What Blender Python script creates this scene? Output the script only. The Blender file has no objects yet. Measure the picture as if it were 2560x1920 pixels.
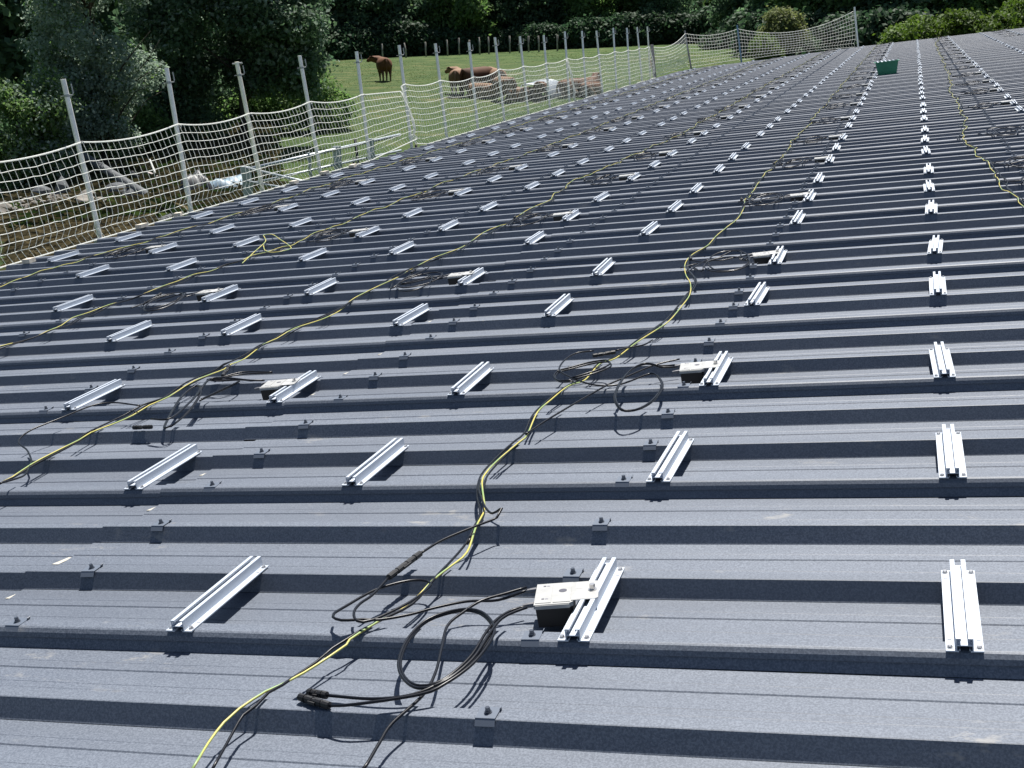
import bpy, bmesh, math, random
import numpy as np
from mathutils import Vector, Matrix
random.seed(7); rng = np.random.default_rng(11)
sc = bpy.context.scene
COL = sc.collection

# ------------------------------------------------------------------ camera
FPX = 3182.7                                   # focal length in pixels of a 2560 px wide picture
CAM = Vector((0.11856, -2.07996, 5.05709))
CR = ((0.95606421, -0.03899138, 0.29055273), (0.28983875, 0.27442904, -0.91688724), (-0.04398541, 0.96081652, 0.27367299))
cd = bpy.data.cameras.new('camera'); cam = bpy.data.objects.new('camera', cd); COL.objects.link(cam)
cd.sensor_width = 36; cd.lens = FPX * 36 / 2560; cd.clip_start = 0.05; cd.clip_end = 1500
M = Matrix(CR).to_4x4(); M.translation = CAM; cam.matrix_world = M
sc.camera = cam
# ------------------------------------------------------------------ world, sun, exposure
SLOPE = math.radians(4.5); cs, sn = math.cos(SLOPE), math.sin(SLOPE)
ELR = math.radians(64)
SAZ = math.radians(9)                           # the sun stands beyond the roof, a little to the right
_a, _b, _c = math.cos(ELR) * math.sin(SAZ), math.cos(ELR) * math.cos(SAZ), math.sin(ELR)
sdir = Vector((_a * cs - _c * sn, _b, _a * sn + _c * cs)).normalized()
elev = math.asin(sdir.z); rot = math.atan2(sdir.x, sdir.y)
w = bpy.data.worlds.new('World'); sc.world = w; w.use_nodes = True
nt = w.node_tree; nt.nodes.clear()
sky = nt.nodes.new('ShaderNodeTexSky'); sky.sky_type = 'NISHITA'; sky.sun_disc = False
sky.sun_elevation = elev; sky.sun_rotation = rot; sky.air_density = 1.0; sky.dust_density = 1.0; sky.ozone_density = 1.5
bg = nt.nodes.new('ShaderNodeBackground'); bg.inputs['Strength'].default_value = 0.05
wo = nt.nodes.new('ShaderNodeOutputWorld')
nt.links.new(sky.outputs[0], bg.inputs[0]); nt.links.new(bg.outputs[0], wo.inputs[0])
sl = bpy.data.lights.new('sun', 'SUN'); sl.energy = 5.0; sl.angle = math.radians(0.5); sl.color = (1.0, 0.965, 0.91)
so = bpy.data.objects.new('sun', sl); COL.objects.link(so)
so.rotation_euler = sdir.to_track_quat('Z', 'Y').to_euler(); so.location = (0, 0, 40)
sc.view_settings.view_transform = 'Standard'; sc.view_settings.look = 'None'
sc.view_settings.exposure = 0.92; sc.view_settings.gamma = 1.0; sc.view_settings.use_curve_mapping = False

# ------------------------------------------------------------------ frames and helpers
Z0 = 3.8                                        # height of the roof plane's origin above the ground
RF = Matrix(((cs, 0, -sn), (0, 1, 0), (sn, 0, cs)))
def W(u, v, h=0.0): return Vector((u * cs - h * sn, v, u * sn + h * cs + Z0))
def MW(u, v, h=0.0, rz=0.0):                    # matrix of a thing standing on the roof plane
    m = (RF @ Matrix.Rotation(rz, 3, 'Z')).to_4x4(); m.translation = W(u, v, h); return m
CI = Matrix(CR).transposed()
def px(p):                                      # where a point falls in the 2560 x 1920 picture (used for counting and labels)
    q = CI @ (Vector(p) - CAM)
    if q.z > -0.05: return (-9999, -9999)
    return (1280 + FPX * q.x / -q.z, 960 - FPX * q.y / -q.z)
def inframe(p, m=0): x, y = px(p); return -m < x < 2560 + m and -m < y < 1920 + m
def tz(x, y):                                   # terrain height
    d = math.hypot(x, y)
    xs = (0, 30, 50, 74, 115, 160, 260, 600); zs = (0, 0.05, 0.85, 1.95, 2.65, 6.5, 24, 40)
    return float(np.interp(d, xs, zs)) + 0.08 * math.sin(x * .21) * math.cos(y * .17) * min(1, max(0, (d - 25) / 30))
def ray(xp, yp): return (Matrix(CR) @ Vector(((xp - 1280) / FPX, -(yp - 960) / FPX, -1))).normalized()
def at(xp, d):                                  # ground point in the direction of picture column xp at distance d
    r = ray(xp, 53.5 - (xp - 1280) * 0.0458); h = Vector((r.x, r.y)).normalized()
    x, y = CAM.x + h.x * d, CAM.y + h.y * d
    return Vector((x, y, tz(x, y)))
def ground(xp, yp):
    r = ray(xp, yp); t = 5.0
    while t < 300:
        p = CAM + r * t
        if p.z < tz(p.x, p.y): break
        t += 0.1
    return Vector((p.x, p.y, tz(p.x, p.y)))

class MB:
    def __init__(s): s.v = []; s.f = []; s.uv = None
    def box(s, c, d, m=None):
        x, y, z = c; a, b, e = d[0] / 2, d[1] / 2, d[2] / 2; n = len(s.v)
        for k in ((-a, -b, -e), (a, -b, -e), (a, b, -e), (-a, b, -e), (-a, -b, e), (a, -b, e), (a, b, e), (-a, b, e)):
            p = Vector(k)
            if m is not None: p = m @ p
            s.v.append((p[0] + x, p[1] + y, p[2] + z))
        for q in ((0, 3, 2, 1), (4, 5, 6, 7), (0, 1, 5, 4), (1, 2, 6, 5), (2, 3, 7, 6), (3, 0, 4, 7)): s.f.append(tuple(n + i for i in q))
        return s
    def bar(s, a, b, wd, th):                   # rectangular bar from a to b
        a, b = Vector(a), Vector(b); d = b - a
        m = d.to_track_quat('Y', 'Z').to_matrix(); c = (a + b) / 2
        return s.box(c, (wd, d.length, th), m)
    def tube(s, pts, r, n=6, caps=True):
        P = [Vector(p) for p in pts]; base = len(s.v); N = len(P)
        up = Vector((0, 0, 1)); prev = None
        for i, p in enumerate(P):
            t = (P[min(i + 1, N - 1)] - P[max(i - 1, 0)])
            t = t.normalized() if t.length > 1e-9 else Vector((0, 1, 0))
            if prev is None:
                x = t.cross(up)
                if x.length < 1e-3: x = t.cross(Vector((0, 1, 0)))
            else: x = prev - t * prev.dot(t)
            x.normalize(); prev = x; y = t.cross(x)
            rr = r[i] if hasattr(r, '__len__') else r
            for k in range(n):
                a = 2 * math.pi * k / n; q = p + (x * math.cos(a) + y * math.sin(a)) * rr
                s.v.append((q.x, q.y, q.z))
        for i in range(N - 1):
            for k in range(n):
                a = base + i * n + k; b = base + i * n + (k + 1) % n
                s.f.append((a, b, b + n, a + n))
        if caps:
            s.f.append(tuple(base + k for k in range(n - 1, -1, -1))); s.f.append(tuple(base + (N - 1) * n + k for k in range(n)))
        return s
    def prism(s, prof, z0, z1, tw=1.0):         # convex outline in xy from z0 to z1, top scaled by tw
        n = len(s.v); k = len(prof)
        for x, y in prof: s.v.append((x, y, z0))
        for x, y in prof: s.v.append((x * tw, y * tw, z1))
        s.f.append(tuple(n + i for i in range(k - 1, -1, -1))); s.f.append(tuple(n + k + i for i in range(k)))
        for i in range(k): j = (i + 1) % k; s.f.append((n + i, n + j, n + k + j, n + k + i))
        return s
    def mesh(s, name, smooth=False):
        m = bpy.data.meshes.new(name); m.from_pydata(s.v, [], s.f); m.update()
        if smooth: m.shade_smooth()
        return m
def ngon(r, n, cx=0, cy=0, ph=0): return [(cx + r * math.cos(ph + 2 * math.pi * i / n), cy + r * math.sin(ph + 2 * math.pi * i / n)) for i in range(n)]
def obj(name, data, mat=None, parent=None, mw=None):
    if isinstance(data, MB): data = data.mesh(name)
    o = bpy.data.objects.new(name, data); COL.objects.link(o)
    if mat is not None and data is not None and len(data.materials) == 0: data.materials.append(mat)
    if parent is not None: o.parent = parent
    if mw is not None: o.matrix_basis = mw
    return o
def tag(o, label=None, cat=None, group=None, kind=None):
    if label: o['label'] = label
    if cat: o['category'] = cat
    if group: o['group'] = group
    if kind: o['kind'] = kind
    return o
def empty(name, mw=None):
    e = obj(name, None, None, None, mw); e.empty_display_size = 0.1; return e
def copy_tree(o, parent=None):
    c = o.copy(); COL.objects.link(c)
    if parent is not None: c.parent = parent
    for ch in list(o.children): copy_tree(ch, c)
    return c
ORD = ['first', 'second', 'third', 'fourth', 'fifth', 'sixth', 'seventh', 'eighth', 'ninth', 'tenth', 'eleventh', 'twelfth', 'thirteenth', 'fourteenth', 'fifteenth', 'sixteenth', 'seventeenth', 'eighteenth', 'nineteenth']
TEN = {2: 'twentieth', 3: 'thirtieth', 4: 'fortieth', 5: 'fiftieth', 6: 'sixtieth', 7: 'seventieth', 8: 'eightieth', 9: 'ninetieth', 10: 'hundredth'}
TN = {2: 'twenty', 3: 'thirty', 4: 'forty', 5: 'fifty', 6: 'sixty', 7: 'seventy', 8: 'eighty', 9: 'ninety'}
def ordw(n):
    if n < 20: return ORD[n - 1]
    if n % 10 == 0: return TEN[n // 10]
    if n > 100: return 'hundred-' + ordw(n - 100)
    return TN[n // 10] + '-' + ORD[n % 10 - 1]

# ------------------------------------------------------------------ materials
def mat(name, col=(.5, .5, .5), rough=.5, metal=0.0, spec=.5):
    m = bpy.data.materials.new(name); m.use_nodes = True
    b = m.node_tree.nodes['Principled BSDF']
    b.inputs['Base Color'].default_value = (*col, 1); b.inputs['Roughness'].default_value = rough
    b.inputs['Metallic'].default_value = metal; b.inputs['Specular IOR Level'].default_value = spec
    return m, m.node_tree, b
def noise(nt, scale, detail=3, rough=.5, coord='Object', vec_scale=None):
    tc = nt.nodes.new('ShaderNodeTexCoord'); n = nt.nodes.new('ShaderNodeTexNoise')
    n.inputs['Scale'].default_value = scale; n.inputs['Detail'].default_value = detail; n.inputs['Roughness'].default_value = rough
    if vec_scale:
        mp = nt.nodes.new('ShaderNodeMapping'); mp.inputs['Scale'].default_value = vec_scale
        nt.links.new(tc.outputs[coord], mp.inputs[0]); nt.links.new(mp.outputs[0], n.inputs['Vector'])
    else: nt.links.new(tc.outputs[coord], n.inputs['Vector'])
    return n
def ramp(nt, src, stops):
    r = nt.nodes.new('ShaderNodeValToRGB'); e = r.color_ramp.elements
    while len(e) < len(stops): e.new(0.5)
    for i, (p, c) in enumerate(stops): e[i].position = p; e[i].color = (*c, 1) if len(c) == 3 else c
    nt.links.new(src, r.inputs[0]); return r
def bump(nt, b, src, strength, dist):
    bp = nt.nodes.new('ShaderNodeBump'); bp.inputs['Strength'].default_value = strength; bp.inputs['Distance'].default_value = dist
    nt.links.new(src, bp.inputs['Height']); nt.links.new(bp.outputs[0], b.inputs['Normal']); return bp
def mixc(nt, fac, a, b_):
    m = nt.nodes.new('ShaderNodeMix'); m.data_type = 'RGBA'
    if hasattr(fac, 'links'): nt.links.new(fac, m.inputs[0])
    else: m.inputs[0].default_value = fac
    for s, i in ((a, 6), (b_, 7)):
        if hasattr(s, 'links'): nt.links.new(s, m.inputs[i])
        else: m.inputs[i].default_value = (*s, 1)
    return m.outputs[2]
def noisy(name, c0, c1, scale, rough=.6, metal=0, spec=.5, bs=0, bd=.01, lo=.35, hi=.65, detail=4, vec_scale=None):
    m, nt, b = mat(name, c0, rough, metal, spec)
    n = noise(nt, scale, detail, .6, 'Object', vec_scale)
    r = ramp(nt, n.outputs[0], [(lo, c0), (hi, c1)]); nt.links.new(r.outputs[0], b.inputs['Base Color'])
    if bs: bump(nt, b, n.outputs[0], bs, bd)
    return m
def roofmat(name, dirt=True):
    m, nt, b = mat(name, (.08, .09, .11), .52, 0.0, .42)
    n1 = noise(nt, 0.9, 5, .6); n2 = noise(nt, 210, 3, .75); n3 = noise(nt, 7, 4, .6, 'Object', (.25, 1, 1))
    r = ramp(nt, n1.outputs[0], [(.3, (.062, .075, .100)), (.7, (.080, .095, .123))])
    c = mixc(nt, ramp(nt, n3.outputs[0], [(.45, (0, 0, 0)), (.8, (.35, .35, .35))]).outputs[0], r.outputs[0], (.105, .120, .145))
    sp = ramp(nt, n2.outputs[0], [(.42, (0, 0, 0)), (.60, (1, 1, 1))])
    ml = nt.nodes.new('ShaderNodeMath'); ml.operation = 'MULTIPLY'; ml.inputs[1].default_value = .5; nt.links.new(sp.outputs[0], ml.inputs[0])
    c = mixc(nt, ml.outputs[0], c, (.200, .225, .270))
    if dirt:                                    # smears of pale plaster and dust left by the fitters, denser by the sheet lap
        n4 = noise(nt, 2.3, 6, .72, 'Object', (.6, 1.5, 1)); n5 = noise(nt, 17, 4, .7, 'Object', (.5, 1.3, 1))
        a = nt.nodes.new('ShaderNodeMath'); a.operation = 'MULTIPLY'
        nt.links.new(ramp(nt, n4.outputs[0], [(.55, (0, 0, 0)), (.66, (1, 1, 1))]).outputs[0], a.inputs[0])
        nt.links.new(ramp(nt, n5.outputs[0], [(.57, (0, 0, 0)), (.66, (.8, .8, .8))]).outputs[0], a.inputs[1])
        c = mixc(nt, a.outputs[0], c, (.24, .235, .225))
        n6 = noise(nt, .8, 3, .6, 'Object', (.22, 3.2, 1)); c = mixc(nt, ramp(nt, n6.outputs[0], [(.42, (0, 0, 0)), (.72, (.45, .45, .45))]).outputs[0], c, (.060, .070, .090))
    nt.links.new(c, b.inputs['Base Color'])
    bump(nt, b, n2.outputs[0], .14, .0012)
    rr = ramp(nt, n1.outputs[0], [(.3, (.52, .52, .52)), (.7, (.60, .60, .60))]); nt.links.new(rr.outputs[0], b.inputs['Roughness'])
    return m
M_roof = roofmat('roof_paint'); M_clip = mat('clip_paint', (.10, .118, .150), .42)[0]
M_alu = noisy('mill_aluminium', (.40, .44, .50), (.46, .50, .56), 9, .48, .15, .5, vec_scale=(6, .6, 6))
M_screw = mat('screw_steel', (.62, .60, .58), .3, .9)[0]
M_bolt = mat('dark_bolt', (.16, .17, .19), .28, .85)[0]
M_slot = mat('slot_hole', (.012, .012, .014), .8)[0]
M_cover = noisy('cover_sheet', (.32, .32, .31), (.37, .37, .36), 30, .45, .1)
M_black = mat('black_plastic', (.004, .004, .005), .5)[0]
M_gland = mat('grey_gland', (.14, .14, .15), .5)[0]
M_mark = mat('printed_mark', (.05, .05, .07), .6)[0]; M_sticker = mat('white_sticker', (.48, .48, .48), .5)[0]; M_greymark = mat('grey_print', (.33, .33, .36), .6)[0]
M_cable = mat('black_cable_sheath', (.005, .0055, .0085), .34, 0, .30)[0]
M_rope = bpy.data.materials.new('white_rope'); M_rope.use_nodes = True
_n = M_rope.node_tree; _p = _n.nodes['Principled BSDF']; _p.inputs['Base Color'].default_value = (.86, .87, .84, 1); _p.inputs['Roughness'].default_value = .7
_t = _n.nodes.new('ShaderNodeBsdfTranslucent'); _t.inputs[0].default_value = (.88, .88, .84, 1); _m = _n.nodes.new('ShaderNodeMixShader'); _m.inputs[0].default_value = .5
_n.links.new(_p.outputs[0], _m.inputs[1]); _n.links.new(_t.outputs[0], _m.inputs[2]); _n.links.new(_m.outputs[0], _n.nodes['Material Output'].inputs[0])
M_pole = noisy('galvanised_pole', (.80, .77, .71), (.93, .90, .84), 9, .42, .1, .5, bs=.1, bd=.002)
M_polewood = noisy('cream_painted_pole', (.90, .83, .66), (.96, .91, .76), 12, .6)
M_polegrey = noisy('weathered_board', (.26, .23, .22), (.38, .34, .33), 14, .8)
M_wood = noisy('fresh_timber', (.46, .41, .33), (.56, .51, .43), 18, .75)
M_rust = mat('bracket_steel', (.36, .37, .36), .5, .5)[0]
def earthmat():
    m, nt, b = mat('yellow_green_sheath', (.7, .6, .05), .38)
    at_ = nt.nodes.new('ShaderNodeAttribute'); at_.attribute_name = 'stripe'
    fr = nt.nodes.new('ShaderNodeMath'); fr.operation = 'FRACT'; nt.links.new(at_.outputs['Fac'], fr.inputs[0])
    r = ramp(nt, fr.outputs[0], [(0, (.50, .42, .10)), (.60, (.50, .42, .10)), (.64, (.24, .35, .13)), (.96, (.24, .35, .13))])
    nt.links.new(r.outputs[0], b.inputs['Base Color']); return m
M_earth = earthmat()
def leafmat(name, dark, light, tips, tr=.3, gloss=.5):
    m = bpy.data.materials.new(name); m.use_nodes = True; nt = m.node_tree; nt.nodes.clear()
    at_ = nt.nodes.new('ShaderNodeAttribute'); at_.attribute_name = 'rnd'
    oi = nt.nodes.new('ShaderNodeObjectInfo')
    r = ramp(nt, at_.outputs['Fac'], [(0, dark), (.75, light), (.93, light), (1, tips)])
    hs = nt.nodes.new('ShaderNodeHueSaturation')
    mr = nt.nodes.new('ShaderNodeMapRange'); mr.inputs[3].default_value = .75; mr.inputs[4].default_value = 1.25
    nt.links.new(oi.outputs['Random'], mr.inputs[0]); nt.links.new(mr.outputs[0], hs.inputs['Value']); nt.links.new(r.outputs[0], hs.inputs['Color'])
    p = nt.nodes.new('ShaderNodeBsdfPrincipled'); p.inputs['Roughness'].default_value = .62; p.inputs['Specular IOR Level'].default_value = .14
    t = nt.nodes.new('ShaderNodeBsdfTranslucent'); mx = nt.nodes.new('ShaderNodeMixShader'); mx.inputs[0].default_value = tr
    g = nt.nodes.new('ShaderNodeHueSaturation'); g.inputs['Saturation'].default_value = 1.2; g.inputs['Value'].default_value = 1.3
    nt.links.new(hs.outputs[0], p.inputs['Base Color']); nt.links.new(hs.outputs[0], g.inputs['Color']); nt.links.new(g.outputs[0], t.inputs[0])
    o = nt.nodes.new('ShaderNodeOutputMaterial')
    nt.links.new(p.outputs[0], mx.inputs[1]); nt.links.new(t.outputs[0], mx.inputs[2]); nt.links.new(mx.outputs[0], o.inputs[0]); return m
M_leaf_dark = leafmat('dark_leaf', (.060, .105, .066), (.115, .175, .100), (.15, .21, .11), .50)
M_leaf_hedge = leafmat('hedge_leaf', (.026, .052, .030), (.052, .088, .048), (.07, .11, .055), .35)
M_leaf_mid = leafmat('mid_green_leaf', (.065, .125, .048), (.145, .215, .085), (.18, .26, .10), .52)
M_leaf_pale = leafmat('silvery_leaf', (.13, .18, .14), (.28, .34, .27), (.50, .55, .46), .45, .4)
M_leaf_olive = leafmat('olive_leaf', (.085, .105, .045), (.160, .180, .080), (.20, .23, .10), .42)
M_leaf_bright = leafmat('bright_leaf', (.055, .095, .022), (.110, .165, .045), (.16, .21, .07), .35)
M_bark = noisy('bark', (.035, .028, .022), (.10, .085, .065), 6, .9, 0, .2, .5, .03, vec_scale=(1, 1, .25))
CAB={
'yg1':[(-1.14,-0.238),(-1.162,-0.14),(-1.165,-0.072),(-1.155,-0.024),(-1.135,0.051),(-1.12,0.085),(-1.095,0.151),(-1.068,0.223),(-1.047,0.273),(-1.048,0.294),(-1.017,0.394),(-0.993,0.462),(-0.977,0.553),(-0.968,0.622),(-0.949,0.703),(-0.945,0.813),(-0.97,0.963),(-0.982,1.055),(-1.003,1.139),(-1.07,1.321),(-1.092,1.433),(-1.093,1.55),(-1.067,1.705),(-1.067,1.646),(-1.072,1.809),(-1.1,2.042),(-1.101,2.215),(-1.072,2.376),(-1.037,2.479),(-1.023,2.683),(-0.985,2.798),(-0.941,3.021),(-0.895,3.276),(-0.907,3.259),(-0.877,3.435),(-0.866,3.643),(-0.871,3.95),(-0.917,4.256),(-0.991,4.552),(-1.045,4.868),(-1.05,5.136),(-0.995,5.371),(-0.991,5.705),(-0.97,6.024),(-0.952,6.445),(-0.971,6.928),(-1.009,7.293)],
'bk1':[(-1.103,-0.234),(-1.128,-0.137),(-1.143,-0.046),(-1.133,-0.009),(-1.134,0.048),(-1.124,0.087),(-1.117,0.132),(-1.099,0.197),(-1.085,0.258),(-1.068,0.29),(-1.052,0.329),(-1.022,0.406),(-0.985,0.501),(-0.973,0.608),(-0.97,0.645),(-0.967,0.752),(-0.967,0.875),(-0.973,0.974),(-0.99,1.078),(-1.047,1.228),(-1.075,1.335),(-1.096,1.448),(-1.092,1.596),(-1.082,1.738),(-1.077,1.662),(-1.083,1.827),(-1.107,2.005),(-1.113,2.237),(-1.084,2.399),(-1.048,2.525),(-1.029,2.708),(-0.991,2.824),(-0.946,3.049),(-0.901,3.306),(-0.922,3.295),(-0.892,3.472),(-0.877,3.683),(-0.88,3.953),(-0.884,4.16),(-0.904,4.34),(-1.0,4.652),(-1.048,4.973),(-1.038,5.187),(-0.993,5.429),(-0.989,5.768),(-0.968,6.092),(-0.956,6.522),(-0.982,7.017)],
'kink1':[(-1.042,0.736),(-1.016,0.828),(-0.961,0.925),(-0.918,0.997),(-0.909,1.012),(-0.944,1.037),(-0.98,1.085),(-1.016,1.159),(-1.056,1.249),(-1.078,1.33)],
'loop1':[(-1.074,0.595),(-1.072,0.491),(-1.078,0.431),(-1.072,0.381),(-1.047,0.342),(-1.016,0.36),(-0.97,0.469),(-0.96,0.557),(-0.967,0.602),(-1.0,0.62),(-1.043,0.6),(-1.09,0.535),(-1.118,0.429),(-1.123,0.379),(-1.114,0.355),(-1.086,0.34),(-1.037,0.355),(-1.004,0.368),(-0.947,0.412),(-0.901,0.463),(-0.837,0.504),(-0.762,0.511),(-0.694,0.526)],
'tail1':[(-0.701,0.548),(-0.745,0.516),(-0.792,0.481),(-0.818,0.422),(-0.833,0.358),(-0.81,0.254),(-0.786,0.15),(-0.78,0.06),(-0.804,-0.049),(-0.803,-0.114),(-0.799,-0.185),(-0.801,-0.21)],
'loop2':[(-0.666,0.444),(-0.699,0.431),(-0.718,0.374),(-0.722,0.305),(-0.722,0.19),(-0.75,0.101),(-0.795,0.085),(-0.846,0.127),(-0.889,0.208),(-0.908,0.31),(-0.896,0.398),(-0.835,0.441),(-0.778,0.419),(-0.725,0.351),(-0.705,0.277),(-0.712,0.171),(-0.745,0.089),(-0.794,0.04),(-0.875,0.028),(-0.976,0.036)],
'loop2b':[(-0.66,0.426),(-0.685,0.413),(-0.704,0.365),(-0.708,0.289),(-0.709,0.175),(-0.74,0.086),(-0.79,0.066),(-0.847,0.118),(-0.889,0.198),(-0.91,0.308),(-0.895,0.399),(-0.833,0.439),(-0.772,0.417),(-0.717,0.341),(-0.696,0.267),(-0.7,0.152),(-0.733,0.068),(-0.774,0.033),(-0.902,-0.005),(-0.959,-0.005)],
'arm2':[(-1.072,1.794),(-1.026,1.982),(-0.926,2.319),(-1.027,1.976),(-0.976,2.136),(-0.92,2.295),(-0.868,2.435),(-0.797,2.569),(-0.749,2.614),(-0.695,2.643),(-0.697,2.645)],
'loop3':[(-0.673,2.535),(-0.714,2.511),(-0.745,2.5),(-0.746,2.493),(-0.804,2.533),(-0.844,2.457),(-0.852,2.3),(-0.837,2.122),(-0.801,2.005),(-0.766,1.96),(-0.723,1.997),(-0.696,2.115),(-0.699,2.299),(-0.739,2.441),(-0.785,2.509),(-0.847,2.407),(-0.879,2.362),(-0.93,2.344),(-0.99,2.362),(-1.074,2.438),(-1.141,2.521),(-1.159,2.587),(-1.158,2.686),(-1.132,2.761),(-1.067,2.779)],
'loop4':[(-0.991,2.827),(-0.953,2.873),(-0.923,2.904),(-0.892,2.946),(-0.877,3.029)],
'loop5':[(-1.068,2.42),(-1.023,2.444),(-0.977,2.489),(-0.951,2.548),(-0.972,2.616),(-0.998,2.642),(-1.057,2.64),(-1.135,2.587),(-1.166,2.57),(-1.162,2.495),(-1.122,2.427),(-1.066,2.409)],
'yg2':[(-2.856,1.237),(-2.86,1.361),(-2.849,1.455),(-2.871,1.581),(-2.907,1.777),(-2.919,1.871),(-2.921,1.955),(-2.917,2.096),(-2.889,2.22),(-2.853,2.326),(-2.831,2.461),(-2.857,2.657),(-2.875,2.894),(-2.836,2.97),(-2.867,3.116),(-2.879,3.357),(-2.894,3.487),(-2.85,3.643),(-2.832,3.883),(-2.8,4.136),(-2.834,3.901),(-2.906,4.362),(-2.845,4.554),(-2.885,4.787),(-2.878,5.066),(-2.848,5.306),(-2.852,5.599),(-2.785,5.714),(-2.776,6.0),(-2.752,6.299),(-2.812,6.621),(-2.833,6.945),(-2.798,7.15),(-2.768,7.689),(-2.751,8.293)],
'kink2':[(-2.872,2.257),(-3.005,2.276),(-3.07,2.217),(-3.101,2.049),(-3.146,1.911),(-3.124,1.807),(-3.03,1.732),(-2.939,1.636),(-2.91,1.594),(-2.824,1.455),(-2.8,1.374),(-2.804,1.297)],
'loopD':[(-2.461,2.579),(-2.528,2.556),(-2.643,2.582),(-2.718,2.57),(-2.688,2.45),(-2.68,2.418),(-2.645,2.343),(-2.584,2.153),(-2.564,1.997),(-2.587,1.985),(-2.629,2.057),(-2.771,2.398),(-2.794,2.548),(-2.74,2.509),(-2.668,2.376),(-2.597,2.164),(-2.561,1.983),(-2.65,1.996)],
'loopD2':[(-2.514,2.719),(-2.619,2.723),(-2.666,2.685),(-2.707,2.634),(-2.782,2.645),(-2.729,2.649),(-2.645,2.67),(-2.626,2.613),(-2.621,2.483),(-2.613,2.309)],
'connA':[(-1.079,0.606),(-1.034,0.717)],
'connB':[(-0.988,0.058),(-1.059,0.056),(-0.992,0.03),(-1.057,0.046)],
'conn3':[(-1.072,2.799),(-0.988,2.813)],
'connD':[(-2.755,2.731),(-2.795,2.866)],
}
# ================================================================== BARN ROOF
N0, N1 = -14, 137                               # ribs; rib n has its front crest edge at v = n/3
UE, UR, ULAP = -7.3, 9.5, -2.22
def eave(v):                                    # left end of the rib: straight eave, then the far corner is cut back
    return float(np.interp(v, (-10, 41, 42.6, 43.2, 44.6, 45.6), (-7.3, -7.3, -6.6, -4.6, -2.95, -1.7)))
def ribprof(n):                                 # (dv, h) from the foot of the front web to the far edge of the valley
    ov = n % 3 == 1
    if ov: p = [(-.0250, -.0445), (-.0125, -.0235), (-.0155, -.0210), (-.0125, -.0095), (-.0055, -.0010), (-.001, .0012), (.002, .0018), (.036, .0018)]
    else: p = [(-.0245, -.0445), (-.0225, -.0420), (-.0028, -.0045), (-.0012, -.0014), (.0012, -.0002), (.0345, -.0002)]
    p += [(.0385, -.0020), (.0605, -.0435), (.0635, -.0450), (.1190, -.0450), (.1210, -.0443), (.1230, -.0450), (.1450, -.0450), (.1470, -.0441), (.1500, -.0441), (.1520, -.0450),
          (.2085, -.0450), (.2115, -.0424), (.2180, -.0424), (.2210, -.0450), (.2465, -.0450), (.2485, -.0442), (.2510, -.0450)]
    return p
v = []; f = []
lap_of = {}
for n in range(N0, N1):
    lap_of[n] = ULAP + 0.03 * math.sin((n // 3) * 2.1)
def section(us, lift, n):
    rows = []
    pr = ribprof(n) + [(1 / 3 + ribprof(n + 1)[0][0] - 0, -.0450)]
    for u in us:
        row = []
        for dv, h in pr:
            vv = n / 3 + dv
            a = .0011 * math.sin(u * 1.3 + n * 1.7) + .0008 * math.sin(u * 3.9 + n)
            hh = h + lift + (.0009 * math.sin(u * 2.1 + n * 2.3 + dv * 9) if -.03 < h + .045 < .005 else 0)
            p = W(u, vv + a, hh); row.append(len(v)); v.append(tuple(p))
        rows.append(row)
    for a, b in zip(rows, rows[1:]):
        for i in range(len(a) - 1): f.append((a[i], b[i], b[i + 1], a[i + 1]))
    return rows
for n in range(N0, N1):
    ue = eave(n / 3); lp = max(lap_of[n], ue + .2)
    near = n < 45
    step = .35 if near else 1.2
    lo = list(np.linspace(ue, lp, max(2, int((lp - ue) / step)))) ; hi = list(np.linspace(lp, UR, max(2, int((UR - lp) / step))))
    ra = section(lo, 0, n); rb = section(hi, .0042, n)
    a, b = ra[-1], rb[0]
    for i in range(len(a) - 1): f.append((a[i], b[i], b[i + 1], a[i + 1]))
roofm = bpy.data.meshes.new('roof'); roofm.from_pydata(v, [], f); roofm.update()
barn = empty('barn', Matrix.Translation((0, 0, 0)))
tag(barn, 'long barn under a dark blue-grey ribbed steel roof', 'barn')
roof = obj('roof', roofm, M_roof, barn)
# strips of pale sealing tape peeping out at the sheet lap
mb = MB()
for n in range(N0, 60):
    L = lap_of[n]
    for dv0, dv1, sh in ((.253, .300, .02), (.154, .206, -.075)):
        if rng.random() < .25 or n == 5: continue
        a0 = L - .012 + sh * .2
        q = [W(a0 - .010, n / 3 + dv0, -.0442), W(a0 + .012, n / 3 + dv0, -.0442), W(a0 + .030, n / 3 + dv1, -.0442), W(a0 + .012, n / 3 + dv1, -.0442)]
        k = len(mb.v); mb.v += [tuple(x) for x in q]; mb.v += [tuple(x + RF @ Vector((0, 0, .0014))) for x in q]
        for t in ((4, 5, 6, 7), (0, 1, 5, 4), (1, 2, 6, 5), (2, 3, 7, 6), (3, 0, 4, 7)): mb.f.append(tuple(k + i for i in t))
M_tape = noisy('sealing_tape', (.34, .32, .27), (.46, .44, .38), 40, .8)
tp = obj('sealing_tape', mb, M_tape, barn); tag(tp, 'pale strips of sealing tape at the sheet lap', kind='stuff')
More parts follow.
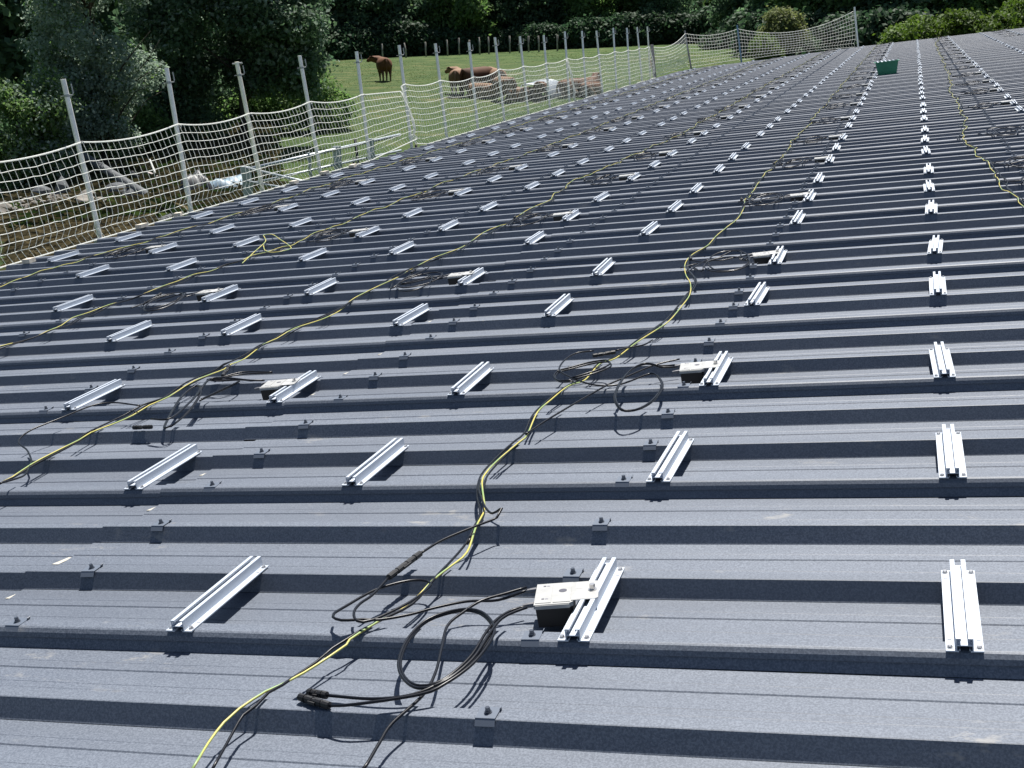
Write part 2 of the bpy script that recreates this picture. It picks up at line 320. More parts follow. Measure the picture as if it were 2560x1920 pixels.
# walls under the roof, seen only from aside
M_wall = noisy('wall_render', (.30, .28, .25), (.38, .36, .32), 1.2, .9, 0, .2, .3, .01)
M_clad = noisy('timber_cladding', (.16, .12, .08), (.24, .18, .12), 2.5, .85, 0, .2, .3, .01, vec_scale=(3, 3, .3))
mb = MB(); x0 = W(-7.1, 0).x; x1 = W(9.3, 0).x
mb.box((x0, 17.9, 1.5), (.2, 44.9, 3.0)); mb.box((x1, 20.2, 2.2), (.2, 49.6, 4.4)); mb.box(((x0 + x1) / 2, -4.5, 1.5), (x1 - x0 - .2, .2, 3.0))
mb.box(((-1.5 + x1) / 2, 45.2, 1.6), (x1 + 1.3, .2, 3.2))
obj('wall', mb, M_wall, barn)
mb = MB()
for k in range(17):                              # purlins and eave beam
    u = -7.15 + k * 1.0
    a, b = W(u, -4.5, -.11), W(u, 41 if u < -6 else 42.4, -.11); mb.bar(a, b, .08, .12)
obj('purlins', mb, M_wood, barn)

# ================================================================== MOUNTING RAILS
NS = [1, 4, 7, 11, 14, 18, 21, 24, 28, 31, 34, 38, 41, 44, 48, 51, 54, 58, 61, 64, 68, 71, 74, 78, 81, 84, 88, 91, 94, 98, 101, 104, 108, 111, 114, 118, 121, 124, 128, 131, 134]
CO = {'Y': (2.27, 'bare column at the right edge of the picture'), 'Z': (1.25, 'white-box column right of the green crate'), 'A': (.268, 'bare column ending between the two trunk cables'),
      'B': (-.535, 'white-box column running past the green crate'), 'C': (-1.507, 'bare column left of the nearest trunk cable'), 'D': (-2.30, 'white-box column left of the nearest trunk cable'),
      'E': (-3.28, 'bare column left of the second trunk cable'), 'F': (-3.98, 'white-box column left of the second trunk cable'), 'G': (-5.06, 'bare column left of the third trunk cable'),
      'H': (-5.85, 'white-box column left of the third trunk cable'), 'I': (-6.845, 'bare column nearest the eave net'), 'X': (3.1, 'white-box column in the top right corner')}
RL = .388
def rail_mb():
    b = MB(); L = RL; c = L / 2
    for s in (-1, 1):
        b.box((s * .0232, c, .0025), (.0246, L, .003))                      # foot flange
        b.box((s * .0155, c, .0170), (.0022, L, .0260))                     # side wall
        b.box((s * .0106, c, .0290), (.0076, L, .0022))                     # top lip
        b.box((s * .0075, c, .0264), (.0016, L, .0030))
        b.box((s * .0094, c, .0056), (.0016, L, .0032))
    b.box((0, c, .0150), (.0288, L, .0020))                                 # middle web
    return b
def screw_mb(b, x, y):
    b.prism(ngon(.0068, 12, x, y), .004, .0053); b.prism(ngon(.0046, 6, x, y), .0053, .0100); return b
SC = [(-.0275, .014), (.0275, .014), (-.0275, RL - .014), (.0275, RL - .014)]
railm = rail_mb().mesh('rail_profile'); railm.materials.append(M_alu)
screwm = []
for x, y in SC: m = screw_mb(MB(), 0, 0).mesh('screw'); m.materials.append(M_screw); screwm.append(m)
slotm = MB().box((0, 0, .00412), (.0085, .0022, .0003)).mesh('slot'); slotm.materials.append(M_slot)
fb = rail_mb(); nf = len(fb.f)
for x, y in SC: screw_mb(fb, x, y)
farm = fb.mesh('mounting_rail'); farm.materials.append(M_alu); farm.materials.append(M_screw)
for i, p_ in enumerate(farm.polygons): p_.material_index = 0 if i < nf else 1
rails = []
for k, (u0, ph) in CO.items():
    cnt = 0
    for i, n in enumerate(NS):
        vv = n / 3 - .009
        if vv + RL > 45.2 or u0 - .1 < eave(vv + .3): continue
        mid = W(u0, vv + RL / 2, .02)
        if not inframe(mid, 45 if n < 12 else 8): continue
        cnt += 1
        d = (mid - CAM).length
        rails.append((d, k, n, i, u0 + random.gauss(0, .003), vv + random.gauss(0, .002), random.gauss(0, .014), cnt, ph))
rails.sort()
RGROUP = 'short aluminium mounting rails screwed across the roof ribs'
stuff = MB()
for j, (d, k, n, i, u, vv, a, cnt, ph) in enumerate(rails):
    mw = MW(u, vv, .002 if n % 3 == 1 else .0003, a)
    if u > ULAP: mw = MW(u, vv, .006, a)
    if j < 300:
        lab = 'aluminium rail, %s from camera, %s' % (ordw(cnt), ph)
        if d < 9:
            t = empty('mounting_rail', mw); obj('rail_profile', railm, None, t)
            for q, (x, y) in enumerate(SC): obj('screw', screwm[q], None, t, Matrix.Translation((x, y, 0)))
            
            for x, y in ((-.0275, .047), (.0275, .047), (-.0275, RL - .047), (.0275, RL - .047)): obj('slot', slotm, None, t, Matrix.Translation((x, y, 0)))
        else: t = obj('mounting_rail', farm, None, None, mw)
        tag(t, lab, 'mounting rail', RGROUP)
    else:
        o_ = len(stuff.v)
        for p_ in farm.vertices: stuff.v.append(tuple(mw @ p_.co))
        for p_ in farm.polygons: stuff.f.append(tuple(o_ + q for q in p_.vertices))
if stuff.v: tag(obj('mounting_rail', stuff, M_alu), 'farthest tiny aluminium rails crowded below the far edge of the roof', 'mounting rails', RGROUP, 'stuff')
print('rails', len(rails))

# ================================================================== SADDLE CLIPS with their bolts
CLIPU = (2.3, .905, -.633, -2.0, -3.41, -4.80, -6.19)
CLN = {2.3: 'clip line at the right edge', .905: 'clip line beside the right-hand trunk cable', -.633: 'clip line beside the nearest white-box column', -2.0: 'clip line between first and second trunk cables',
       -3.41: 'clip line left of the second trunk cable', -4.80: 'clip line along the third trunk cable', -6.19: 'clip line along the eave-side trunk cable'}
def clip_parts():
    a = MB(); a.box((0, .0165, .0022), (.041, .043, .0016)); a.box((0, -.0082, -.0040), (.041, .0016, .0165), Matrix.Rotation(-.62, 3, 'X'))
    a.box((0, .0388, -.0042), (.041, .0016, .0130)); a.box((.0212, .034, .0050), (.0014, .012, .0070), Matrix.Rotation(.5, 3, 'Y'))
    b = MB(); b.prism(ngon(.0082, 14, 0, .0165), .003, .0048); b.prism(ngon(.0062, 12, 0, .0165), .0048, .0080); b.prism(ngon(.0056, 6, 0, .0165), .0080, .0158, .92)
    return a, b
ca, cb = clip_parts()
cma = ca.mesh('saddle_plate'); cma.materials.append(M_clip); cmb = cb.mesh('bolt'); cmb.materials.append(M_bolt)
a, b = clip_parts(); k0 = len(a.f); o_ = len(a.v); a.v += b.v; a.f += [tuple(o_ + q for q in g) for g in b.f]
cfar = a.mesh('saddle_clip'); cfar.materials.append(M_clip); cfar.materials.append(M_bolt)
for i, p_ in enumerate(cfar.polygons): p_.material_index = 0 if i < k0 else 1
clips = []
for u0 in CLIPU:
    cnt = 0
    for n in range(0, N1 - 1):
        vv = n / 3
        if u0 - .1 < eave(vv): continue
        p_ = W(u0, vv, .01)
        if not inframe(p_, 20 if n < 8 else 4): continue
        cnt += 1; clips.append(((p_ - CAM).length, u0, n, cnt))
clips.sort(); stuff = MB(); CG = 'dark saddle clips bolted on the rib crests'
fv = [v_.co.copy() for v_ in cfar.vertices]; ff = [tuple(p_.vertices) for p_ in cfar.polygons]
for j, (d, u0, n, cnt) in enumerate(clips):
    mw = MW(u0 + random.gauss(0, .006), n / 3, .0045 if u0 > ULAP else .0015, random.gauss(0, .03))
    if j < 300:
        if d < 7.5:
            t = empty('saddle_clip', mw); obj('saddle_plate', cma, None, t); obj('bolt', cmb, None, t)
        else: t = obj('saddle_clip', cfar, None, None, mw)
        tag(t, 'saddle clip, %s from camera, %s' % (ordw(cnt), CLN[u0]), 'roof clip', CG)
    else:
        o_ = len(stuff.v); stuff.v += [tuple(mw @ q) for q in fv]; stuff.f += [tuple(o_ + q for q in g) for g in ff]
tag(obj('saddle_clip', stuff, M_clip), 'farther dark saddle clips too small to tell apart', 'roof clips', CG, 'stuff')
print('clips', len(clips))

# ================================================================== WHITE-TOPPED CONVERTER BOXES
def boxparts():
    P = {}
    b = MB(); b.prism([(-.040, -.052), (.034, -.052), (.040, -.044), (.040, .050), (-.040, .050)], -.026, .022, 1.06); P['body'] = (b, M_black)
    b = MB(); b.prism([(-.046, -.058), (.036, -.058), (.045, -.050), (.045, .054), (.040, .058), (-.046, .058)], .0222, .0320, .985)
    b.box((-.0245, 0, .0326), (.036, .100, .0014)); b.box((.018, 0, .0326), (.040, .100, .0014)); b.box((-.003, -.0590, .026), (.078, .002, .009)); P['cover'] = (b, M_cover)
    b = MB(); b.prism([(.040, -.046), (.094, -.046), (.101, -.040), (.101, .052), (.040, .052)], .0318, .0338); P['mounting_tab'] = (b, M_cover)
    b = MB(); b.prism(ngon(.0105, 16, .087, .004), .0338, .0352); b.prism(ngon(.0066, 6, .087, .004), .0352, .0475); P['clamp_bolt'] = (b, M_screw)
    b = MB(); b.prism(ngon(.0095, 18, .018, .010), .0334, .0337); P['vent_hole'] = (b, M_mark)
    b = MB(); b.box((-.026, .040, .0335), (.006, .006, .0004)); b.box((-.026, -.030, .0335), (.006, .006, .0004)); P['printed_symbols'] = (b, M_mark)
    b = MB()
    for y0 in (.040, -.030):
        for q in range(3): b.box((-.0175, y0 - .0022 + q * .0022, .0335), (.008, .0011, .0004))
    P['printed_lettering'] = (b, M_greymark)
    b = MB(); b.box((.060, .030, .0341), (.022, .030, .0005)); b.box((.060, -.024, .0341), (.024, .034, .0005)); P['sticker'] = (b, M_sticker)
    return P
def gland(y): return MB().tube([(-.046, y, .026), (-.060, y, .025), (-.072, y, .024)], [.0068, .0062, .0048], 8)
BP = boxparts(); bmesh_ = {k: (b.mesh(k), m) for k, (b, m) in BP.items()}
for k, (m_, mm) in bmesh_.items(): m_.materials.append(mm)
gl = []
for y in (.040, -.040): m_ = gland(y).mesh('cable_gland'); m_.materials.append(M_gland); gl.append(m_)
fb = MB(); mi = []
for k, idx in (('body', 0), ('cover', 1), ('mounting_tab', 1), ('clamp_bolt', 2)):
    b = BP[k][0]; o_ = len(fb.v); fb.v += b.v; fb.f += [tuple(o_ + q for q in g) for g in b.f]; mi += [idx] * len(b.f)
bfar = fb.mesh('converter_box')
for m_ in (M_black, M_cover, M_screw): bfar.materials.append(m_)
for i, p_ in enumerate(bfar.polygons): p_.material_index = mi[i]
boxes = []
for k in ('X', 'Z', 'B', 'D', 'F', 'H'):
    for (d, kk, n, i, u, vv, a, cnt, ph) in rails:
        if kk == k and i % 2 == 0: boxes.append((d, k, n, u, vv, cnt, ph))
boxes.sort(); bc = {}
for (d, k, n, u, vv, cnt, ph) in boxes:
    a = {('B', 1): .20, ('B', 7): .12}.get((k, n), random.uniform(.02, .2))
    mw = MW(u, vv + .182, .003, 0) @ Matrix.Translation((-.087, 0, 0)) @ Matrix.Rotation(a, 4, 'Z')
    bc[k] = bc.get(k, 0) + 1
    if d < 10:
        t = empty('converter_box', mw)
        for q, (m_, mm) in bmesh_.items(): obj(q, m_, None, t)
        for m_ in gl: obj('cable_gland', m_, None, t)
    else: t = obj('converter_box', bfar, None, None, mw)
    tag(t, 'white-topped black box, %s from camera, %s' % (ordw(bc[k]), ph.replace('white-box ', '')), 'junction box', 'white-topped boxes clamped to the rails')
print('boxes', len(boxes))
# ================================================================== CABLES
def catmull(P, step):
    P = [Vector(p) for p in P]; out = []
    Q = [P[0] * 2 - P[1]] + P + [P[-1] * 2 - P[-2]]
    for i in range(1, len(Q) - 2):
        a, b, c, d = Q[i - 1:i + 3]; k = max(1, int((c - b).length / step))
        for j in range(k):
            t = j / k
            out.append(.5 * ((2 * b) + (c - a) * t + (2 * a - 5 * b + 4 * c - d) * t * t + (3 * b - a - 3 * c + d) * t ** 3))
    out.append(P[-1]); return out
def clean(l, tol=.02):                          # drop points that run backwards where two readings overlap
    out = [l[0]]
    for p in l[1:]:
        if p[1] > out[-1][1] + tol: out.append(p)
    return out
def soft(l, k=3):                               # evens out small jumps between two readings
    for _ in range(k): l = [l[0]] + [((l[i - 1][0] + l[i][0] * 2 + l[i + 1][0]) / 4, l[i][1]) for i in range(1, len(l) - 1)] + [l[-1]]
    return l
def cable(name, uvh, r, mt, step=.02, n=7, parent=None, stripe=False, twist=.22):
    pts = catmull([Vector(p) for p in uvh], step)
    wp = [W(*p) for p in pts]
    b = MB().tube(wp, r, n); o = obj(name, b.mesh(name, True), mt, parent)
    if stripe:
        L = 0; vals = []
        for i in range(len(wp)):
            if i: L += (wp[i] - wp[i - 1]).length
            for k in range(n): vals.append(L / twist + k / n)
        at_ = o.data.attributes.new('stripe', 'FLOAT', 'POINT'); at_.data.foreach_set('value', vals)
    return o
def conn(a, b, parent, r=.0085):                # pair of plug-in connectors: ribbed nuts at both ends, slimmer bodies, locking tabs
    a, b = W(*a), W(*b); d = (b - a); L = d.length; d.normalize()
    P = [(0, .45), (.02, .95), (.20, 1.05), (.22, .80), (.26, .80), (.27, 1.0), (.45, .95), (.47, .75), (.55, .75), (.56, .95), (.74, 1.0), (.76, .8), (.79, .8), (.80, 1.05), (.98, .95), (1, .45)]
    mb_ = MB().tube([a + d * (L * t) for t, _ in P], [r * q for _, q in P], 10)
    s = d.cross(RF @ Vector((0, 0, 1))).normalized() * r
    mb_.bar(a + d * L * .40 + s, a + d * L * .62 + s, .003, .006); mb_.bar(a + d * L * .40 - s, a + d * L * .62 - s, .003, .006)
    return obj('connector', mb_.mesh('connector'), M_black, parent)
def lift(l, f):                                  # (u,v) -> (u,v,h) with h from a function of arc fraction
    n = len(l); return [(p[0], p[1], f(i / max(1, n - 1))) for i, p in enumerate(l)]
def rib_h(v_): t = (v_ * 3) % 1.0; return .008 - .010 * math.sin(math.pi * min(1, max(0, (t - .11) / .80)))
RC = .0034
C1, C2 = clean(CAB['yg1']), clean(CAB['bk1'])
def far(coarse, v0, v1, amp, seed):
    r_ = random.Random(seed); out = []; v_ = v0
    us = [c[0] for c in coarse]; vs = [c[1] / 3 for c in coarse]
    ph = [r_.uniform(0, 6.3) for _ in range(4)]
    while v_ < v1:
        u_ = float(np.interp(v_, vs, us)) + amp * (math.sin(v_ * 1.9 + ph[0]) + .6 * math.sin(v_ * 4.3 + ph[1]) + .35 * math.sin(v_ * 9.1 + ph[2])) + r_.gauss(0, amp * .3)
        out.append((u_, v_)); v_ += r_.uniform(.12, .22)
    return out
TR = {
 1: ('nearest', C1 + [p for p in far([(-1.01, 22), (-1.02, 30), (-1.03, 37), (-1.05, 80), (-1.05, 136)], 7.5, 45.3, .014, 1)], None),
 2: ('second', soft(clean(CAB['yg2'])) + far([(-2.76, 25), (-2.9, 29), (-2.62, 42), (-2.7, 80), (-2.75, 136)], 8.5, 44.0, .015, 2), None),
 3: ('third', [(-4.95, 2.0), (-4.85, 2.8)] + far([(-4.80, 9), (-4.67, 11), (-4.67, 14.2), (-4.61, 17.6), (-4.50, 20), (-4.51, 23.7), (-4.58, 31.5), (-4.42, 42), (-4.5, 80), (-4.5, 130)], 3.3, 42.4, .016, 3), None),
 4: ('eave-side', far([(-6.6, 12), (-6.45, 17.4), (-6.52, 20), (-6.36, 25), (-6.37, 31.5), (-6.5, 38), (-6.4, 80), (-6.4, 126)], 4.2, 41.6, .017, 4), None),
 5: ('right-hand', far([(1.5, 2), (1.2, 11), (.88, 16), (.79, 18), (.73, 21), (.73, 23), (.67, 26), (.65, 28), (.61, 31), (.68, 40), (.66, 51), (.73, 64), (.75, 90), (.76, 115), (.97, 135)], 1.5, 45.3, .016, 5), None)}
WHERE = {'nearest': 'rising from the bottom edge between the box columns', 'second': 'second from the right of the bottom-left runs', 'third': 'third run from the right', 'eave-side': 'run nearest the net', 'right-hand': 'run on the right of the bare central column'}
def offset(l, amp, ph, per=.9, dh=.006, extra=0.0):
    out = []
    for i, p in enumerate(l):
        a = p[1] / per * 6.283 + ph
        out.append((p[0] + amp * math.sin(a) + extra * math.sin(p[1] * .83 + ph * 2) ** 3, p[1], rib_h(p[1]) + dh * (1 + math.cos(a))))
    return out
for t, (nm, base, _) in TR.items():
    st = .03 if t == 1 else .05
    if t == 1:
        y = [(p[0], p[1], rib_h(p[1]) + .006) for p in C1] + offset([p for p in base if p[1] >= 7.5], .010, 0, .9)
        k = [(p[0] + .010 * math.sin(p[1] * 2.6 + 1), p[1], rib_h(p[1]) + .006) for p in C2] + offset([p for p in base if p[1] >= 7.5], .014, 2.4, 1.1, .005, .03)
    else: y = offset(base, .013, t, 1.0, .007, .012); k = offset(base, .016, t + 2.2, 1.2, .005, .040)
    k2 = offset(base, .012, t + 4.1, .8, .004, -.03)
    o = cable('earth_cable', y, RC * .84, M_earth, st, 7, None, True, .30); tag(o, 'yellow-green striped cable, %s' % WHERE[nm], 'earth cable', 'yellow-green earth cables along the roof')
    o = cable('trunk_cable', k, RC, M_cable, st, 6); tag(o, 'black trunk cable twisted with the earth cable of the %s run' % nm, 'cable', 'black trunk cables')
    if t != 1:
        o = cable('trunk_cable', k2, RC, M_cable, st, 6); tag(o, 'second, straighter black trunk cable of the %s run' % nm, 'cable', 'black trunk cables')
    else:
        o = cable('trunk_cable', [(p[0] - .011 * math.cos(p[1] * 1.9), p[1], rib_h(p[1]) + .003) for p in C2 if p[1] > .8] + offset([p for p in base if p[1] >= 7.5], .012, 4.1, .8), RC, M_cable, st, 6)
        tag(o, 'second black trunk cable of the nearest run, under the striped cable', 'cable', 'black trunk cables')
# --- leads of the nearest boxes, traced loop by loop
def bell(a, lo=.010): return lambda t: lo + a * math.sin(math.pi * t) ** 1.0
def lead(paths, label, conns=()):
    e = empty('lead_cable', Matrix.Translation((0, 0, 0))); first = True
    for l in paths: cable('strand', l, RC, M_cable, .015, 8, e)
    for a, b in conns: conn(a, b, e)
    return tag(e, label, 'lead cable', 'black lead cables coiled beside the boxes')
def wob(l, lo, hi, k): n = len(l); return [(p[0], p[1], lo + (hi - lo) * (.5 + .5 * math.sin(k * 6.283 * i / n))) for i, p in enumerate(l)]
l1 = wob(CAB['loop1'], .012, .038, 2.0); l1[-1] = (-.694, .532, .030); l1[0] = (-1.074, .595, .030)
kk = lift(CAB['kink1'], lambda t: .034 - .016 * t); kk[4] = (-.905, 1.012, .050)
lead([l1, kk], 'black lead looped twice by the nearest box, joined by a plug to the trunk', [((-1.074, .592, .030), (-1.042, .738, .034))])
t1 = lift(CAB['tail1'], lambda t: .030 - .024 * t)
lead([t1], 'single black lead crossing the coil and leaving by the bottom edge')
l2 = wob(CAB['loop2'], .010, .034, 1.7); l2[0] = (-.670, .446, .030); l2b = wob(CAB['loop2b'], .014, .040, 1.7); l2b[0] = (-.668, .438, .031)
l2[-1] = (-.988, .040, .016); l2b[-1] = (-.966, .003, .014)
lead([l2, l2b], 'large black double coil in front of the nearest box, ending in two plugs', [((-.985, .040, .016), (-1.035, .052, .015)), ((-.962, .003, .014), (-1.045, .030, .016))])
a2 = lift(clean(CAB['arm2']), lambda t: .012 + .018 * t)
lead([a2], 'black lead from the second box slanting down to join the trunk')
l3 = wob(CAB['loop3'], .012, .045, 1.3); l3[0] = (-.690, 2.53, .030); l4 = lift(CAB['loop4'], lambda t: .03 - .012 * t)
l3b = [(p[0] - .008 * math.sin(i * .5 + 1), p[1] + .012 * math.cos(i * .45), p[2] + .004) for i, p in enumerate(l3) if i < 14]
lead([l3, l3b, l4], 'round black coil left of the second box with a plug above the trunk', [((-1.075, 2.778, .024), (-.988, 2.82, .026))])
lead([wob(CAB['loop5'], .02, .045, 1), wob([(p[0] + .008, p[1] - .012) for p in CAB['loop5']], .018, .04, 1)], 'flat oval black coil lying over the striped cable near the second box')
lead([wob(CAB['kink2'], .01, .05, 1.2)], 'thin black lead bent sharply at the left edge beside the striped cable')
ld = wob(CAB['loopD'], .012, .05, 1.4); ld[0] = (-2.47, 2.58, .03)
lead([ld, [(p[0] + .012, p[1] - .01, p[2] + .004) for p in ld]], 'tall narrow black coil left of the box near the left edge', [((-2.650, 1.996, .016), (-2.74, 2.0, .014))])
ld2 = wob(CAB['loopD2'], .014, .04, 1.2); ld2[0] = (-2.50, 2.72, .03)
lead([ld2, [(p[0], p[1] - .03 * math.sin(i), p[2] - .003) for i, p in enumerate(ld2)]], 'black leads running flat from the left box to a plug by the trunk', [((-2.755, 2.731, .02), (-2.795, 2.866, .03))])
# --- leads of all the other boxes: a few hand-shaped coils, each laid out afresh beside its box
def coil(r_, d):
    n = 2.2 if d < 14 else 1.6
    cu, cv = r_.uniform(-.24, -.15), r_.uniform(-.22, -.05); ra, rb = r_.uniform(.07, .12), r_.uniform(.14, .24); tl = r_.uniform(-.4, .4); P = [(-.066, -.04, .026), (-.11, -.06, .022)]
    a0 = r_.uniform(0, 1.2); K = 9 if d > 12 else 14
    for i in range(int(K * n)):
        a = a0 + i * 6.283 / K; g = 1 + .05 * math.sin(i * .9) + .04 * i / K + r_.gauss(0, .008)
        x, y = ra * g * math.cos(a), rb * g * math.sin(a)
        P.append((cu + x * math.cos(tl) - y * math.sin(tl), cv + x * math.sin(tl) + y * math.cos(tl), .014 + .014 * (1 + math.sin(a + tl))))
    P.append((cu - .12, cv + r_.uniform(-.1, .2), .012)); P.append((-.40, cv + r_.uniform(.1, .4), .010))
    return P
def arm(r_):
    v1 = r_.uniform(-.35, .15)
    return [(-.066, .04, .026), (-.13, .05, .020), (-.22, r_.uniform(-.05, .12), .015), (-.30, r_.uniform(-.25, .05), .02), (-.36, v1, .015), (-.33, v1 + r_.uniform(.15, .35), .018), (-.42, v1 + r_.uniform(.1, .5), .012)]
seen = {}
for (d, k, n, u, vv, cnt, ph) in boxes:
    seen[k] = seen.get(k, 0) + 1
    if (k, n) in (('B', 1), ('B', 7), ('D', 7)): continue
    r_ = random.Random(n * 13 + ord(k)); paths = [coil(r_, d), arm(r_)]
    if d < 26: paths.append(coil(r_, 20))
    e = MB(); fr = lambda P: [W(u - .087 + a, vv + .182 + b_, h) for a, b_, h in P]
    for P in paths: e.tube(fr([tuple(q) for q in catmull(P, .025 if d < 12 else .06)]), RC if d < 12 else RC * 1.1, 6 if d < 12 else 4)
    o = obj('lead_cable', e.mesh('lead_cable', True), M_cable)
    if d < 16:
        c0 = paths[0][-1]; conn((u - .087 + c0[0], vv + .182 + c0[1], .014), (u - .087 + c0[0] - .02, vv + .182 + c0[1] + .10, .016), o)
    tag(o, 'looped lead at box %s from camera, %s' % (ordw(seen[k]), ph.replace('white-box ', '')), 'lead cable', 'black lead cables coiled beside the boxes')
for q, n in enumerate((14, 21, 24, 31)):         # coils whose boxes stand just outside the right edge
    r_ = random.Random(n + 5); e = MB()
    for P in (coil(r_, 10), coil(r_, 10)): e.tube([W(1.25 - .087 + a - .03, n / 3 + .17 + b_, h) for a, b_, h in catmull(P, .025)], RC, 6)
    tag(obj('lead_cable', e.mesh('lead_cable', True), M_cable), 'looped black lead cut by the right edge, %s from the camera' % ordw(q + 1), 'lead cable', 'black lead cables coiled beside the boxes')
# a loose yellow-green offcut looped over the third run
o = cable('earth_cable', [(-4.46, 6.02, .015), (-4.62, 6.5, .02), (-4.76, 6.95, .03), (-4.95, 7.30, .02), (-5.02, 7.42, .025), (-4.92, 7.38, .03), (-4.66, 7.02, .03), (-4.42, 6.70, .02), (-4.29, 6.45, .03), (-4.36, 6.34, .03), (-4.55, 6.55, .02), (-4.78, 6.95, .015)], RC * 1.08, M_earth, .02, 7, None, True, .3)
tag(o, 'loose loop of yellow-green cable standing up beside a rail', 'earth cable', 'yellow-green earth cables along the roof')

# ================================================================== GREEN CRATE
M_green = noisy('green_plastic', (.012, .16, .085), (.018, .20, .105), 5, .45)
mb = MB(); o_l = []
def crate_ring(b, w0, d0, z0, w1, d1, z1, th):
    n = len(b.v)
    for (w_, d_, z_) in ((w0, d0, z0), (w1, d1, z1), (w1 - th, d1 - th, z1), (w0 - th, d0 - th, z0 + th)):
        for sx, sy in ((-1, -1), (1, -1), (1, 1), (-1, 1)): b.v.append((sx * w_ / 2, sy * d_ / 2, z_))
    for L in range(3):
        for k in range(4): a, c = n + L * 4 + k, n + L * 4 + (k + 1) % 4; b.f.append((a, c, c + 4, a + 4))
    b.f.append((n + 3, n + 2, n + 1, n)); b.f.append((n + 12, n + 13, n + 14, n + 15))
crate_ring(mb, .33, .25, 0, .41, .33, .235, .012)
cr = empty('plastic_crate', MW(-.325, 23.85, .004, .06)); tag(cr, 'dark green plastic crate standing on the roof beside the rail column', 'crate')
obj('bin_shell', mb, M_green, cr)
b = MB()
for (x, y, wx, wy) in ((0, -.170, .450, .022), (0, .170, .450, .022), (-.214, 0, .022, .318), (.214, 0, .022, .318)): b.box((x, y, .234), (wx, wy, .014))
obj('rim', b, M_green, cr)
b = MB()
for k in range(5): b.bar((-.15 + .07 * k, -.12, .225 + .004 * k), (-.17 + .07 * k, .13, .240 + .005 * (k % 2)), .026, .02)
tag(obj('mounting_parts', b, M_alu, None, MW(-.325, 23.85, .004, .06)), 'bright metal offcuts heaped inside the green crate', 'metal parts')

# ================================================================== NET POSTS AND SAFETY NETS
POSTS = [(8.58, 8.66), (10.41, 10.38), (11.97, 12.08), (13.67, 13.75), (15.53, 15.43), (17.21, 17.15), (18.85, 18.81), (20.61, 20.51), (22.19, 22.17), (23.88, 23.86), (25.70, 25.56), (27.55, 27.30), (29.20, 28.97), (30.72, 30.73), (32.72, 32.42), (34.47, 34.16), (35.90, 35.92), (37.46, 37.23)]
HT = [1.51, 1.53, 1.53, 1.54, 1.53, 1.57, 1.55, 1.52, 1.57, 1.55, 1.53, 1.57, 1.55, 1.53, 1.56, 1.53, 1.53, 1.52]
RH = [.91, .93, .92, .94, .92, .97, .94, .90, .97, .95, .94, .97, .93, .94, .95, .93, .93, .94]
UP = -7.5
HK = Vector((.95, .29, 0)).normalized()
def post(base, top, label, mt, hook=True, r=.025, bracket=True, cap=False):
    e = empty('net_post', MW(base[0], base[1], base[2])); inv = e.matrix_basis.inverted()
    L = lambda p: inv @ W(*p)
    a, b_ = Vector(base), Vector(top); d = (b_ - a)
    obj('pole', MB().tube([L(a), L(a + d * .5), L(b_)], r, 12).mesh('pole', False), mt, e)
    if hook:
        c = b_ - d.normalized() * .155; q = [c, c + HK * .055, c + HK * .065 + Vector((0, 0, .02)), c + HK * .062 + Vector((0, 0, .105))]
        m_ = MB().tube([L(p) for p in q], .0065, 8); m_.tube([L(c - HK * .06), L(c)], .005, 6)
        m_.tube([L(c - d.normalized() * .012), L(c + d.normalized() * .012)], r + .004, 12)
        obj('hook', m_.mesh('hook'), M_rust, e)
        c = b_ - d.normalized() * (d.length - .955); m_ = MB().tube([L(c + HK * .02 + Vector((0, 0, .0))), L(c + HK * .04 + Vector((0, 0, .02))), L(c + HK * .055 + Vector((0, 0, .015))), L(c + HK * .05 - Vector((0, 0, .01)))], .006, 7)
        obj('rope_hook', m_.mesh('rope_hook'), M_rust, e)
    if bracket:
        m_ = MB(); m_.box((.05, 0, -.055), (.20, .07, .012)); m_.box((.02, 0, -.10), (.012, .11, .10)); m_.box((-.02, 0, -.03), (.075, .075, .12))
        m_.box((.12, -.03, -.045), (.06, .012, .03)); obj('base_bracket', m_, M_rust, e)
    if cap:
        m_ = MB().tube([L(b_ - Vector((.06, 0, .02))), L(b_ + Vector((.06, .02, -.02)))], .011, 8); obj('top_bolt', m_.mesh('top_bolt'), M_rust, e)
    return tag(e, label, 'net post', 'upright posts of the eave safety net')
for i, (vt, vb) in enumerate(POSTS):
    mt = M_polewood if i in (2, 17) else M_pole
    kind = {0: 'thick galvanised post nearest the camera, left end of the net line', 2: 'cream-coloured post with a bolt through its top, third from the camera', 17: 'yellowish post beside the grey board, last of the hooked posts'}.get(i, 'galvanised net post with a hook, %s from the camera along the eave' % ordw(i + 1))
    post((UP, vb, -.06), (UP, vt, HT[i]), kind, mt, cap=(i == 2))
post((UP - .02, 6.85, -.06), (UP - .02, 6.8, 1.5), 'galvanised post just outside the left edge', M_pole)
post((-7.1, 42.5, -.03), (-7.22, 42.5, 1.27), 'grey post standing at the cut corner, first past the board', M_polegrey, False, .030, False)
post((-5.50, 43.35, -.03), (-5.56, 43.35, 1.24), 'pale blue post at the far gable, between the two far net spans', mat('blue_paint', (.16, .26, .36), .5)[0], False, .028, False)
post((-1.72, 45.75, -.06), (-1.78, 45.75, 1.36), 'grey post at the right end of the far net', M_pole, False, .032, False)
b = MB(); b.bar((0, 0, 0), (0, 0, 1.0), .10, .03)
tag(obj('board', b, M_polegrey, None, MW(-7.44, 37.62, -.02, .3)), 'weathered grey board standing upright beside the yellowish post', 'board')
b = MB().tube([(0, 0, 0), (.02, .01, .12), (0, .02, .22)], .012, 6)
tag(obj('strap', b.mesh('strap'), mat('red_strap', (.45, .05, .06), .6)[0], None, MW(-7.50, 37.45, .30)), 'short red strap tied round the yellowish post', 'strap')
